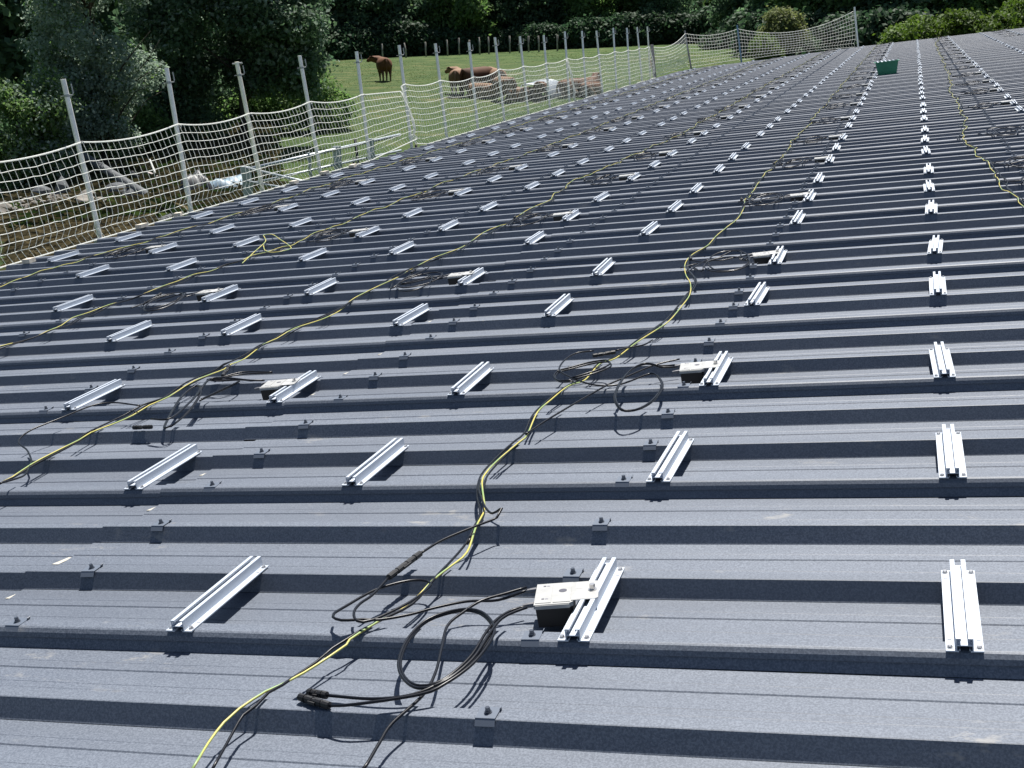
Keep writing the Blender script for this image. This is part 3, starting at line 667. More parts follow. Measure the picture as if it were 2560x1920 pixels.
def net(verts_v, topf, botf, rows, cell, r, rope, seam=(True, True), name_label='', jit=.0045, seed=0):
    """verts_v: parameter positions; topf/botf give (u,v,h)."""
    r_ = random.Random(seed); n = len(verts_v); G = []
    for i, s in enumerate(verts_v):
        T, B = Vector(topf(s)), Vector(botf(s)); col = []
        ox = r_.gauss(0, jit * .6)
        for j in range(rows + 1):
            t = j / rows; p = T.lerp(B, t)
            if t > .82: p += Vector((.10 * ((t - .82) / .18) ** 2 * 0, 0, 0))
            bulge = math.sin(math.pi * t) * .035
            p += Vector((bulge - .02 + (.0 if t < .8 else -.10 * math.sin(math.pi * (t - .8) / .2) * .5), 0, 0))
            if 0 < j < rows: p += Vector((r_.gauss(0, jit), ox * (1 - t) + r_.gauss(0, jit * .7), r_.gauss(0, jit * .5)))
            col.append(p)
        G.append(col)
    m_ = MB(); far_ = len(verts_v) and G[0][0].y > 26; k_ = 4
    for i in range(n): m_.tube([W(*p) for p in catmull(G[i], .09 if not far_ else .2)], r, k_, False)
    for j in range(1, rows): m_.tube([W(*p) for p in catmull([G[i][j] for i in range(n)], .06 if not far_ else .2)], r * 1.05, k_, False)
    e = empty('safety_net', Matrix.Translation((0, 0, 0)))
    obj('mesh', m_.mesh('mesh'), M_rope, e)
    q = MB(); q.tube([W(*G[i][0]) for i in range(n)], rope, 6); obj('top_rope', q.mesh('top_rope', True), M_rope, e)
    q = MB(); q.tube([W(*G[i][rows]) for i in range(n)], rope * .85, 6); obj('bottom_rope', q.mesh('bottom_rope', True), M_rope, e)
    for s, on in ((0, seam[0]), (n - 1, seam[1])):
        if not on: continue
        for dd in (-.012, .014):
            q = MB(); q.tube([W(p[0] + .01, p[1] + dd + r_.gauss(0, .008), p[2]) for p in catmull(G[s], .12)], rope * .7, 5); obj('edge_rope', q.mesh('edge_rope', True), M_rope, e)
    return tag(e, name_label, 'safety net', 'white square-mesh safety nets')
PV = [6.8] + [p[0] * .4 + p[1] * .6 for p in POSTS]; PH = [.90] + RH
def top_h(s):
    i = max(0, min(len(PV) - 2, int(np.searchsorted(PV, s)) - 1)); t = (s - PV[i]) / (PV[i + 1] - PV[i]); t = min(1, max(0, t))
    sag = .055 if i < 9 else .045
    return PH[i] * (1 - t) + PH[i + 1] * t - sag * 4 * t * (1 - t)
def tf(s): return (-7.455, s, top_h(s))
def bf(s): return (-7.33 + .008 * math.sin(s * 7), s - .02, -.012 + .012 * math.sin(s * 3.1))
g = lambda a, b_, c: list(np.arange(a, b_, c)) + [b_]
net(g(6.2, 16.93, .098), lambda s: (-7.455, s, top_h(s) if s < 15.6 else np.interp(s, (15.6, 16.93), (top_h(15.6), .87))), lambda s: (-7.33 + .06 * max(0, (s - 15.5) / 1.4), s - .02, np.interp(s, (15.2, 16.93), (-.012, .12)) if s > 15.2 else -.012), 10, .1, .0030, .0080, (False, True), 'nearest white net, from the left edge to the first doubled seam rope', seed=1)
net(g(16.98, 27.25, .105), tf, lambda s: (-7.33, s - .02, np.interp(s, (16.98, 17.5), (.05, -.012))), 10, .1, .0030, .0080, (True, True), 'middle white net between the two doubled seam ropes, cows behind it', seed=2)
net(g(27.35, 37.25, .11), tf, bf, 10, .1, .0030, .0082, (True, True), 'white net between the metal shelter and the grey board', seed=3)
def span(A, B, hA, hB, sag, n, label, seed, rows=9, bA=.02, bB=.02, lift_=.0):
    A, B = Vector(A), Vector(B)
    def T(s): p = A.lerp(B, s); return (p.x, p.y, hA * (1 - s) + hB * s - sag * 4 * s * (1 - s))
    def Bt(s): p = A.lerp(B, s); return (p.x, p.y, bA * (1 - s) + bB * s + lift_ * 4 * s * (1 - s))
    net(list(np.linspace(0, 1, n)), T, Bt, rows, .1, .0042, .008, (False, False), label, .005, seed)
span((-7.45, 37.6, 0), (-7.18, 42.45, 0), .93, 1.17, .20, 36, 'sagging net span between the grey board and the first far post', 4, bB=.10)
span((-7.18, 42.5, 0), (-5.55, 43.3, 0), 1.17, 1.10, .12, 20, 'short net span between the grey and pale blue far posts', 5, bA=.05, bB=.10)
span((-5.55, 43.35, 0), (-1.80, 45.7, 0), 1.12, 1.22, .38, 42, 'dark far net rising to the grey post at its right end', 6, bA=.06, bB=.0, lift_=.05)
# timber blocks along the eave
for i, (u_, v_, L, a, lab) in enumerate(((-7.10, 7.05, .10, .1, 'cream timber block at the left edge of the picture'), (-7.22, 8.98, .13, .0, 'pale timber block by the nearest post foot'), (-7.27, 9.75, .10, .3, 'small timber wedge between the first two posts'),
        (-7.20, 12.35, .15, .1, 'cream timber block at the foot of the cream post'), (-7.25, 13.35, .14, -.1, 'squared timber offcut left of the fourth post foot'), (-7.15, 14.05, .20, .2, 'pinkish timber offcut right of the fourth post foot'))):
    b = MB(); b.box((0, 0, .022), (.07, L, .036)); tag(obj('timber_block', b, M_wood, None, MW(u_, v_, -.002, a)), lab, 'timber block', 'timber offcuts lying along the eave')
# ================================================================== GROUND
def gmat():
    m, nt, b = mat('pasture', (.06, .08, .03), .9, 0, .15)
    n1 = noise(nt, .045, 5, .6, 'Object', (1, 1, 1)); n2 = noise(nt, .55, 6, .65, 'Object', (1, 1.6, 1)); n3 = noise(nt, 9, 5, .75)
    c1 = ramp(nt, n2.outputs[0], [(.34, (.026, .056, .014)), (.47, (.050, .094, .022)), (.57, (.082, .124, .034)), (.70, (.150, .160, .070))]).outputs[0]
    c2 = ramp(nt, n2.outputs[0], [(.36, (.036, .072, .018)), (.52, (.072, .108, .030)), (.66, (.150, .145, .060))]).outputs[0]
    c = mixc(nt, ramp(nt, n1.outputs[0], [(.42, (0, 0, 0)), (.58, (1, 1, 1))]).outputs[0], c1, c2)
    c = mixc(nt, ramp(nt, n3.outputs[0], [(.35, (0, 0, 0)), (.7, (.7, .7, .7))]).outputs[0], c, (.035, .055, .020))
    nt.links.new(c, b.inputs['Base Color']); bump(nt, b, n3.outputs[0], .9, .12); return m
M_grass = gmat()
xs = np.concatenate([np.linspace(-420, -110, 14)[:-1], np.arange(-110, 110, 3.0), np.linspace(110, 420, 14)]); ys = np.concatenate([np.linspace(-160, -20, 10)[:-1], np.arange(-20, 190, 3.0), np.linspace(190, 560, 20)])
v = [(x, y, tz(x, y)) for y in ys for x in xs]; nx = len(xs)
f = [(j * nx + i, j * nx + i + 1, (j + 1) * nx + i + 1, (j + 1) * nx + i) for j in range(len(ys) - 1) for i in range(nx - 1)]
gm = bpy.data.meshes.new('ground'); gm.from_pydata(v, [], f); gm.update(); gm.shade_smooth()
tag(obj('ground', gm, M_grass), 'rising green pasture with rough tussocky grass', None, None, 'structure')

# ================================================================== LEAVES
def quads(name, C, N, S, rnd, mt, aspect=1.6, parent=None, T=None):
    """many small folded leaf faces: centres C, normals N, sizes S"""
    n = len(C); up = rng.normal(size=(n, 3)) if T is None else T
    x = np.cross(N, up); x /= np.linalg.norm(x, axis=1)[:, None] + 1e-9; y = np.cross(N, x)
    s = S[:, None]; V = np.empty((n, 4, 3))
    V[:, 0] = C - y * s * aspect / 2; V[:, 1] = C + x * s * .5 + N * s * .12; V[:, 2] = C + y * s * aspect / 2; V[:, 3] = C - x * s * .5 + N * s * .12
    m = bpy.data.meshes.new(name); m.vertices.add(n * 4); m.vertices.foreach_set('co', V.reshape(-1).astype('f'))
    m.loops.add(n * 4); m.loops.foreach_set('vertex_index', np.arange(n * 4, dtype='i')); m.polygons.add(n)
    m.polygons.foreach_set('loop_start', np.arange(0, n * 4, 4, dtype='i')); m.polygons.foreach_set('loop_total', np.full(n, 4, dtype='i'))
    a = m.attributes.new('rnd', 'FLOAT', 'POINT'); a.data.foreach_set('value', np.repeat(rnd, 4).astype('f'))
    m.update(); m.validate(); m.materials.append(mt)
    return m
def crown(blobs, nclump, per, size, spread, inner=.10):
    """blobs: (cx,cy,cz,rx,ry,rz). Clumps of leaves sit on and a little under each blob's skin."""
    B = np.array(blobs, float); wgt = (B[:, 3] * B[:, 4] * B[:, 5]) ** (2 / 3); wgt /= wgt.sum()
    k = rng.choice(len(B), nclump, p=wgt); d = rng.normal(size=(nclump, 3)); d /= np.linalg.norm(d, axis=1)[:, None]
    rad = np.where(rng.random(nclump) < inner, rng.uniform(.3, .8, nclump), rng.uniform(.82, 1.08, nclump))
    cc = B[k, :3] + d * B[k, 3:] * rad[:, None]
    crn = rng.normal(.0, .13, nclump)
    C = np.repeat(cc, per, 0) + rng.normal(size=(nclump * per, 3)) * spread * np.array([1, 1, .7])
    N = np.repeat(d, per, 0) * .9 + rng.normal(size=(nclump * per, 3)) * .7 + np.array([0, 0, .45]); N /= np.linalg.norm(N, axis=1)[:, None]
    S = size * rng.uniform(.6, 1.35, len(C)); rnd = np.clip(.48 + np.repeat(crn, per) + rng.normal(0, .22, len(C)), 0, 1)
    return C, N, S, rnd
def trunk_mb(h, r, limbs, lean=(0, 0), seed=0, n=9):
    r_ = random.Random(seed); b = MB(); P = []
    for i in range(7): t = i / 6; P.append((lean[0] * t + r_.gauss(0, .06) * (i > 0), lean[1] * t + r_.gauss(0, .06) * (i > 0), h * t - .2))
    b.tube(P, [r * (1.25 if i == 0 else 1 - .13 * i) for i in range(7)], n)
    for q in range(limbs):
        t = r_.uniform(.25, .95); k = int(t * 5.99); s = Vector(P[k]).lerp(Vector(P[k + 1]), .5); a = r_.uniform(0, 6.28); L = h * r_.uniform(.25, .5)
        e = [s]
        for i in range(1, 5): e.append(e[-1] + Vector((math.cos(a) * L / 5, math.sin(a) * L / 5, L / 5 * r_.uniform(.3, 1.2)))); a += r_.gauss(0, .25)
        b.tube(e, [r * .42, r * .3, r * .2, r * .13, r * .05], 6)
    return b
def plant(name, p, cm, tm, label, cat, group=None, rz=0, sc_=1.0):
    e = empty(name, Matrix.Translation(p) @ Matrix.Rotation(rz, 4, 'Z') @ Matrix.Scale(sc_, 4))
    obj('crown', cm, None, e)
    if tm is not None: obj('trunk', tm, None, e)
    return tag(e, label, cat, group)
def right(p):                                    # horizontal unit vector to the picture's right, seen from the camera, and the one away from it
    a = Vector((p.x - CAM.x, p.y - CAM.y, 0)).normalized(); return Vector((a.y, -a.x, 0)), a
def blobset(n, R, z0, z1, r0, r1, seed, shape=1.0):
    r_ = random.Random(seed); out = []
    for i in range(n):
        t = (i + .5) / n; z = z0 + (z1 - z0) * t; rr = R * (math.sin(math.pi * min(.98, .16 + .80 * t ** shape)) ** .6)
        a = i * 2.4 + r_.uniform(-.4, .4); q = rr * r_.uniform(.25, .85); s = r_.uniform(r0, r1) * (1.1 - .35 * t)
        out.append((q * math.cos(a), q * math.sin(a), z, s, s, s * r_.uniform(.65, .9)))
    return out
def cloud(n, c, R, r0, r1, seed, hole=.0):
    r_ = random.Random(seed); out = []
    while len(out) < n:
        d = Vector([r_.gauss(0, 1) for _ in range(3)]).normalized() * r_.uniform(.25, 1) ** .6; s_ = r_.uniform(r0, r1)
        out.append((c[0] + d.x * R[0], c[1] + d.y * R[1], c[2] + d.z * R[2], s_ * r_.uniform(.8, 1.3), s_, s_ * r_.uniform(.6, 1)))
    return out
# far tree shapes, each used several times
def farmesh(seed, R, h, mt, nc=2000, per=7, size=.31):
    m_ = quads('crown', *crown(blobset(22, R, .6, h, R * .26, R * .46, seed) + cloud(34, (0, 0, h * .5), (R * .95, R * .95, h * .48), R * .12, R * .26, seed), nc, per, size, .42), mt)
    t = trunk_mb(h * .8, .22, 5, (.3, .2), seed).mesh('trunk', True); t.materials.append(M_bark); return m_, t
FAR = [farmesh(21, 4.2, 11.5, M_leaf_dark), farmesh(22, 3.7, 13, M_leaf_mid), farmesh(23, 4.8, 12, M_leaf_dark), farmesh(24, 3.4, 10.5, M_leaf_mid), farmesh(25, 5.2, 13.5, M_leaf_dark)]
FK = ['broad dark', 'tall mid-green', 'rounded dark', 'slim mid-green', 'massive dark']
FG = 'trees of the wood beyond the pasture'
WH = [(700, 'behind the spreading tree'), (1000, 'above the lone cow'), (1300, 'behind the wooden fence stakes'), (1500, 'above the middle net posts'), (1700, 'above the yellowish post'), (1900, 'left of the olive tree'), (2150, 'right of the olive tree'), (2400, 'above the far roof edge'), (2900, 'in the top right corner')]
used = {}
def where(xp):
    for a, s in WH:
        if xp < a: return s
    return WH[-1][1]
k = 0
for row, (d0, step, off) in enumerate(((118, 80, 0), (128, 96, 60), (141, 112, 20))):
    xp = 560 + off if row == 0 else -60 + off
    while xp < 2760:
        s = FAR[(k * 3 + row) % 5]; dd = d0 + random.uniform(-2.5, 2.5) - (max(0, min(1, (xp - 1800) / 240)) * 30 if row < 2 else 0)
        if row == 0 and 1745 < xp < 1860: xp += 60; continue        # dark gap in the wood's edge
        p = at(xp, dd); t_ = ['front', 'middle', 'back'][row]
        key = (t_, where(xp)); used[key] = used.get(key, 0) + 1
        lab = '%s tree, %s row, %s from left %s' % (FK[(k * 3 + row) % 5], t_, ordw(used[key]), where(xp))
        plant('broadleaf_tree', p - Vector((0, 0, .3)), s[0], s[1], lab, 'tree', FG, random.uniform(0, 6.28), random.uniform(.85, 1.2) * (.66, .85, 1.05)[row]); k += 1
        xp += step * random.uniform(.8, 1.2)
# the wood closing the view up the hill: one mass nobody could count
P_ = []; Nn = []
for i in range(26000):
    xp = rng.uniform(-300, 2900); dd = rng.uniform(150, 215); r = ray(xp, 53.5 - (xp - 1280) * .0458); x, y = CAM.x + r.x * dd / math.hypot(r.x, r.y), CAM.y + r.y * dd / math.hypot(r.x, r.y)
    P_.append((x, y, tz(x, y) + 8 + 3 * math.sin(x * .5) * math.cos(y * .4) - 7 * rng.random() ** 2)); Nn.append(rng.normal(size=3) * .6 + np.array([0, -.4, .7]))
Nn = np.array(Nn); Nn /= np.linalg.norm(Nn, axis=1)[:, None]
m_ = quads('woodland', np.array(P_), Nn, rng.uniform(.9, 2.0, 26000), np.clip(rng.normal(.45, .25, 26000), 0, 1), M_leaf_dark)
tag(obj('woodland', m_), 'dense far wood closing the view up the hill', 'wood', None, 'stuff')
# hedge of brambles at the foot of the wood
HM = []
for s in range(4):
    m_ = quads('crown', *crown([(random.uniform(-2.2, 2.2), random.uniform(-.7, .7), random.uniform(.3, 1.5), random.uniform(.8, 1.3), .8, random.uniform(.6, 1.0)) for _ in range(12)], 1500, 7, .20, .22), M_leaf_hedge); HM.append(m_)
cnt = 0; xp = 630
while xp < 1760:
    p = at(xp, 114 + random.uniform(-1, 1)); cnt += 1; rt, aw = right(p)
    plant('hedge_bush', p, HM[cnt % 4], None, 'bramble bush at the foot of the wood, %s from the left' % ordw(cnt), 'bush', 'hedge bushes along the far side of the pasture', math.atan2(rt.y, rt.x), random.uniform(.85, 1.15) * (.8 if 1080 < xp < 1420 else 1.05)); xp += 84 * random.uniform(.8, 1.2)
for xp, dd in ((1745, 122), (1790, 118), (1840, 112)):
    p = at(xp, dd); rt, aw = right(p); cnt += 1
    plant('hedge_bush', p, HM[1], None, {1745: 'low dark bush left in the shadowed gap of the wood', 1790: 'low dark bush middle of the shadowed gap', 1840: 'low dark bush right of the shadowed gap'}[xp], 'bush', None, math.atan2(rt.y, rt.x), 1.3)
for i, (xp, dd) in enumerate(((1880, 100), (1925, 93), (1985, 88), (2045, 84), (2110, 80), (2180, 78))):
    p = at(xp, dd); rt, aw = right(p)
    plant('hedge_bush', p, HM[i % 4], None, 'dark bush behind the far net and roof edge, %s from the left' % ordw(i + 1), 'bush', 'dark bushes closing the pasture on the right', math.atan2(rt.y, rt.x), 1.15)
# olive tree, and a small bright bush under it
p = at(1958, 81); B = cloud(26, (0, 0, 2.6), (1.9, 1.3, 1.9), .35, .75, 31) + [(0, 0, 3.3, 1.6, 1.4, 1.3), (-1.0, 0, 2.3, 1.1, 1.1, 1.1), (1.1, .2, 2.2, 1.1, 1.1, 1.2), (.2, -.4, 1.3, 1.5, 1.2, 1.0), (-.6, .2, 3.9, .8, .8, .7)]
tm = trunk_mb(3, .16, 5, (0, .2), 3).mesh('trunk', True); tm.materials.append(M_bark)
plant('olive_green_tree', p, quads('crown', *crown(B, 2600, 7, .17, .22), M_leaf_olive), tm, 'rounded olive-green tree standing out pale against the dark wood', 'tree', None, 0, .66)
p = at(1912, 79); plant('bright_bush', p, quads('crown', *crown([(0, 0, .9, .7, .7, .7), (.5, 0, .5, .5, .5, .5)], 500, 7, .12, .14), M_leaf_bright), None, 'small yellow-green bush under the olive tree, behind the far net', 'bush')
# elder shrubs just beyond the far edge of the roof
def elder(xp, d, h, R, seed, label):
    p = at(xp, d); B = blobset(16, R, .8, h, R * .22, R * .38, seed) + cloud(22, (0, 0, h * .75), (R * 1.1, R * .9, h * .42), .22, .5, seed); C = crown(B, 3600, 8, .115, .17)
    e = plant('elder_shrub', p, quads('crown', *C, M_leaf_bright), None, label, 'shrub', 'bright green shrubs beyond the roof')
    tm = trunk_mb(h * .7, .12, 7, (.2, 0), seed).mesh('trunk', True); tm.materials.append(M_bark); obj('trunk', tm, None, e)
    r_ = random.Random(seed); F = []; 
    for i in range(26):
        q = C[0][r_.randrange(len(C[0]))]; F.append(q)
    F = np.repeat(np.array(F), 16, 0) + rng.normal(size=(26 * 16, 3)) * np.array([.07, .07, .02])
    m_ = quads('blossom', F, np.tile([0, 0, 1.0], (len(F), 1)) + rng.normal(size=(len(F), 3)) * .2, np.full(len(F), .05), np.full(len(F), .5), M_blos); obj('blossom', m_, None, e)
M_blos = leafmat('cream_blossom', (.42, .46, .32), (.55, .58, .42), (.6, .6, .5), .2)
elder(2315, 62, 2.5, 1.9, 5, 'bright green blossoming shrub, leftmost behind the far roof edge'); elder(2425, 60, 3.0, 2.3, 6, 'tallest bright green shrub, middle one behind the far roof edge'); elder(2560, 63, 3.2, 2.3, 7, 'bright green shrub cut by the right edge of the picture')
# trees at the left
def lefttree(xp, d, B, nc, per, size, spread, mt, h, r, limbs, lean, seed, label, name, sub=None):
    p = at(xp, d); rt, aw = right(p); e = empty(name, Matrix.Translation(p) @ Matrix.Rotation(math.atan2(rt.y, rt.x), 4, 'Z'))
    obj('crown', quads('crown', *crown(B, int(nc * .8), per, size, spread), mt), None, e)
    if sub: obj('crown', quads('crown', *crown(*sub[0]), sub[1]), None, e)
    t = trunk_mb(h, r, limbs, lean, seed).mesh('trunk', True); t.materials.append(M_bark); obj('trunk', t, None, e); return tag(e, label, 'tree')
B = [(-.9, 0, 2.0, .8, .8, .7), (.2, -.3, 1.9, .9, .8, .7), (1.1, 0, 2.1, .8, .8, .7), (-1.0, .1, 3.1, .8, .9, .8), (.0, -.2, 3.2, 1.1, 1.0, .9), (1.2, .2, 3.3, .9, .9, .9), (-.5, 0, 4.3, 1.0, 1, .9), (.8, 0, 4.4, 1.1, 1, .9), (.1, .2, 5.4, 1.2, 1.1, .9), (-.6, .3, 6.3, .9, .9, .8), (.6, .1, 6.6, .9, .9, .8), (0, 0, 7.6, .8, .8, .9)]
B = cloud(46, (0, 0, 5.2), (1.75, 1.3, 3.9), .28, .62, 3) + cloud(14, (.3, 0, 2.0), (1.5, 1.1, .9), .25, .5, 4)
lefttree(222, 44, B, 5600, 9, .075, .16, M_leaf_pale, 6.2, .12, 16, (.2, 0), 4, 'tall pale silvery-leaved tree on the left behind the first post', 'silver_leaved_tree', ((B, 500, 8, .085, .18), M_leaf_mid))
B = [(-1.6, 0, 1.6, .8, .7, .6), (1.4, 0, 1.7, .9, .8, .8), (2.1, 0, 2.8, 1.0, .9, .8), (-2.6, 0, 2.6, 1.1, 1, .8), (-1.1, .3, 3.2, 1.2, 1.2, .8), (.6, -.3, 3.0, 1.3, 1.2, .9), (2.1, 0, 3.5, 1.3, 1.2, 1.0), (3.2, .2, 4.0, 1.1, 1.0, .9), (-2.8, 0, 4.0, 1.2, 1.1, .9), (-.8, -.2, 4.5, 1.5, 1.4, 1.0), (1.3, 0, 4.8, 1.5, 1.4, 1.1), (3.0, 0, 5.2, 1.2, 1.2, 1.0), (-2.2, .2, 5.6, 1.4, 1.3, 1.1), (.2, 0, 6.2, 1.6, 1.5, 1.2), (2.2, 0, 6.6, 1.4, 1.3, 1.1), (-1.2, 0, 7.6, 1.4, 1.3, 1.1), (1.0, .2, 8.2, 1.4, 1.3, 1.1)]
B = cloud(80, (0, 0, 6.0), (3.6, 2.6, 3.9), .45, 1.0, 5) + cloud(16, (-2.2, 0, 2.6), (1.1, 1, .9), .3, .6, 6) + cloud(20, (1.9, 0, 2.9), (1.4, 1, 1.1), .3, .65, 7)
lefttree(580, 50, B, 8600, 9, .105, .20, M_leaf_dark, 7.5, .15, 18, (.3, 0), 8, 'large spreading dark tree behind the second, third and fourth posts', 'ash_tree', ((B, 1500, 8, .12, .22), M_leaf_pale))
B = [(-1.2, 0, 1.0, 1, .9, .8), (0, 0, 1.2, 1.0, .9, .8), (1.0, 0, .9, .9, .8, .7), (-.7, 0, 2.2, 1, .9, .8), (.5, 0, 2.3, .9, .9, .8), (-.2, 0, 3.2, .9, .9, .8), (-1.3, 0, 3.3, .8, .8, .7)]
B = cloud(40, (0, 0, 2.0), (1.5, 1.1, 1.9), .25, .6, 8)
lefttree(15, 42, B, 3400, 8, .075, .15, M_leaf_mid, 3.2, .08, 8, (0, 0), 9, 'bushy green shrub tree cut by the left edge', 'hazel_tree', ((B, 700, 8, .08, .16), M_leaf_pale))
B = [(-1.5, 0, .8, 1.1, .8, .8), (0, 0, .9, 1.2, .8, .8), (1.5, 0, .8, 1.1, .8, .8), (-.8, 0, 1.6, 1, .8, .7), (.9, 0, 1.7, 1, .8, .7)]
um = [quads('crown', *crown(B, 1500, 8, .09, .16), m_) for m_ in (M_leaf_dark, M_leaf_mid)]
for i, (xp, dd, lab) in enumerate(((60, 46, 'dark undergrowth bush below the left-edge shrub'), (210, 48, 'dark undergrowth bush below the silvery tree'), (350, 50, 'dark undergrowth bush between the two big left trees'), (700, 55, 'dark bush under the right side of the spreading tree'), (520, 56, 'dark bush behind the trunks of the spreading tree'))):
    p = at(xp, dd); rt, aw = right(p); plant('undergrowth_bush', p, um[i % 2], None, lab, 'bush', 'bushes under the left-hand trees', math.atan2(rt.y, rt.x), 1.05)
for i, (xp, dd, q, s) in enumerate(((-60, 58, 0, 1.0), (70, 62, 2, .95), (200, 66, 4, .9), (330, 70, 0, 1.0), (440, 74, 2, .9), (545, 82, 4, .9), (630, 92, 0, .95))):
    p = at(xp, dd); plant('broadleaf_tree', p - Vector((0, 0, .4)), FAR[q][0], FAR[q][1], 'tall dark tree in the left-hand background row, %s from the left' % ordw(i + 1), 'tree', 'dark background trees on the left', i * 1.7, s)

# ================================================================== GRASS AND WEEDS (nobody could count them)
def blades(n, pick, h0, h1, mt, name, label, wd=.03):
    C = np.array([pick() for _ in range(n)]); H = rng.uniform(h0, h1, n); C = C + np.stack([np.zeros(n), np.zeros(n), H * .45], 1)
    a = rng.uniform(0, 6.28, n); N = np.stack([np.cos(a), np.sin(a), rng.normal(0, .15, n)], 1); N /= np.linalg.norm(N, axis=1)[:, None]
    x = np.cross(N, np.tile([0, 0, 1.0], (n, 1)) + rng.normal(0, .25, (n, 3)))
    m_ = quads(name, C, N, H * wd / .3, np.clip(rng.normal(.5, .25, n), 0, 1), mt, .3 / wd, None, x)
    return tag(obj(name, m_), label, 'grass' if 'grass' in name else 'weeds', None, 'stuff')
M_tuft = leafmat('tussock', (.060, .095, .030), (.110, .145, .050), (.20, .20, .10), .45)
M_dry = leafmat('dry_stalk', (.045, .042, .022), (.110, .095, .055), (.26, .22, .14), .3)
M_mixw = leafmat('nettle', (.020, .036, .014), (.060, .090, .032), (.15, .16, .07), .3)
M_straw = leafmat('straw', (.10, .085, .05), (.22, .185, .115), (.36, .31, .21), .35)
def pickf():
    while True:
        xp = rng.uniform(560, 2120); dd = rng.uniform(34, 112); p = at(xp, dd)
        if math.sin(p.x * .9) * math.cos(p.y * .8) + math.sin(p.x * .31 + p.y * .23) > rng.uniform(-.7, 1.3): return (p.x + rng.normal() * .1, p.y + rng.normal() * .1, p.z)
blades(16000, pickf, .05, .15, M_tuft, 'pasture_grass', 'tussocks of rough grass over the pasture', .05)
def pickw():
    while True:
        xp = rng.uniform(-40, 660); dd = rng.uniform(35, 56); q = at(xp, dd)
        if math.sin(q.x * 1.3 + 1) * math.sin(q.y * 1.1) + .5 * math.sin(q.x * 3.1) > rng.uniform(-.9, .8): return tuple(q)
blades(9000, pickw, .25, 1.15, M_dry, 'weeds', 'tall dry weeds and brambles behind the nearest net', .03)
blades(12000, pickw, .2, .9, M_mixw, 'weeds', 'dark green nettles mixed with the dry weeds', .09)
blades(9000, lambda: tuple(at(rng.uniform(-60, 330), rng.uniform(24, 38))), .25, .8, M_straw, 'weeds', 'straw-coloured dry grass in front of the rubble', .03)
blades(2500, lambda: tuple(at(rng.uniform(-40, 640), rng.uniform(28, 50))), .2, .6, M_tuft, 'weeds', 'green weeds growing among the rubble', .06)
blades(5000, lambda: tuple(at(rng.uniform(1000, 1400), rng.uniform(30, 44))), .2, .7, M_tuft, 'long_grass', 'long grass right behind the barn eave', .04)

# ================================================================== RUBBLE, PIPES, TARPAULIN
M_stone = noisy('broken_stone', (.13, .12, .105), (.27, .25, .22), 3, .9, 0, .2, .6, .04)
M_conc = noisy('grey_concrete', (.09, .095, .10), (.15, .155, .16), 4, .85, 0, .2, .3, .01)
M_soil = noisy('rubble_soil', (.035, .035, .022), (.105, .095, .07), 2.5, .95, 0, .1, 1, .08)
def rock(s, seed, stretch=(1, 1, .8)):
    bm = bmesh.new(); bmesh.ops.create_icosphere(bm, subdivisions=2, radius=1); r_ = random.Random(seed)
    pl = [(Vector([r_.gauss(0, 1) for _ in range(3)]).normalized(), r_.uniform(.55, .9)) for _ in range(9)]
    for v_ in bm.verts:
        for n_, o_ in pl:
            dd = v_.co.dot(n_) - o_
            if dd > 0: v_.co -= n_ * dd
        v_.co = Vector([v_.co[i] * stretch[i] * s for i in range(3)])
    m_ = bpy.data.meshes.new('rock'); bm.to_mesh(m_); bm.free(); m_.materials.append(M_stone); return m_
heap = []; fh = []
c0 = at(70, 38.5); rt, aw = right(c0)
for j in range(22):
    for i in range(40):
        a = (i / 39 - .5) * 9; b_ = (j / 21 - .5) * 7; h = .55 * math.exp(-(a / 2.7) ** 2 - (b_ / 2.2) ** 2) + .10 * rng.random() - .12
        q = c0 + rt * a + aw * b_; heap.append((q.x, q.y, tz(q.x, q.y) + h))
fh = [(j * 40 + i, j * 40 + i + 1, (j + 1) * 40 + i + 1, (j + 1) * 40 + i) for j in range(21) for i in range(39)]
m_ = bpy.data.meshes.new('earth_mound'); m_.from_pydata(heap, [], fh); m_.update()
tag(obj('earth_mound', m_, M_soil), 'heap of earth and small rubble behind the nearest net', 'mound', None, 'stuff')
def heapz(a, b_): return .55 * math.exp(-(a / 2.7) ** 2 - (b_ / 2.2) ** 2) - .1
small = [rock(.12, s) for s in range(4)]
st = MB()
for i in range(1100):
    a, b_ = rng.normal(.3, 2.3), rng.normal(-.2, 2.2); q = c0 + rt * a + aw * b_; q.z = tz(q.x, q.y) + heapz(a, b_) + .03
    m_ = Matrix.Translation(q) @ Matrix.Rotation(rng.uniform(0, 6), 4, Vector(rng.normal(size=3)).normalized()) @ Matrix.Scale(rng.uniform(.3, 1.3), 4)
    s_ = small[i % 4]; o_ = len(st.v); st.v += [tuple(m_ @ v_.co) for v_ in s_.vertices]; st.f += [tuple(o_ + k_ for k_ in p_.vertices) for p_ in s_.polygons]
tag(obj('rubble', st, M_stone), 'small pale broken stones scattered over the mound', 'rubble', None, 'stuff')
BR = [(.9, -.9, .30, 'pale'), (1.25, -1.0, .26, 'pale'), (-1.3, -1.0, .34, 'whitish'), (1.0, -.3, .28, 'grey'), (.4, .6, .36, 'grey'), (1.9, .7, .40, 'grey'), (2.4, .3, .34, 'dark grey'), (-.2, .5, .30, 'grey'), (-1.7, -.2, .30, 'whitish'), (1.6, -.6, .22, 'pale')]
LB = ['pale jagged boulder on top of the broken stones', 'small pale boulder beside the jagged one', 'whitish boulder at the left edge behind the net', 'grey boulder above the pale stones', 'rounded grey block upright behind the mound', 'big grey block right of the mound top', 'dark grey block nearest the first post', 'grey block left of the upright one', 'whitish stone at the far left of the mound', 'flat pale stone below the grey blocks']
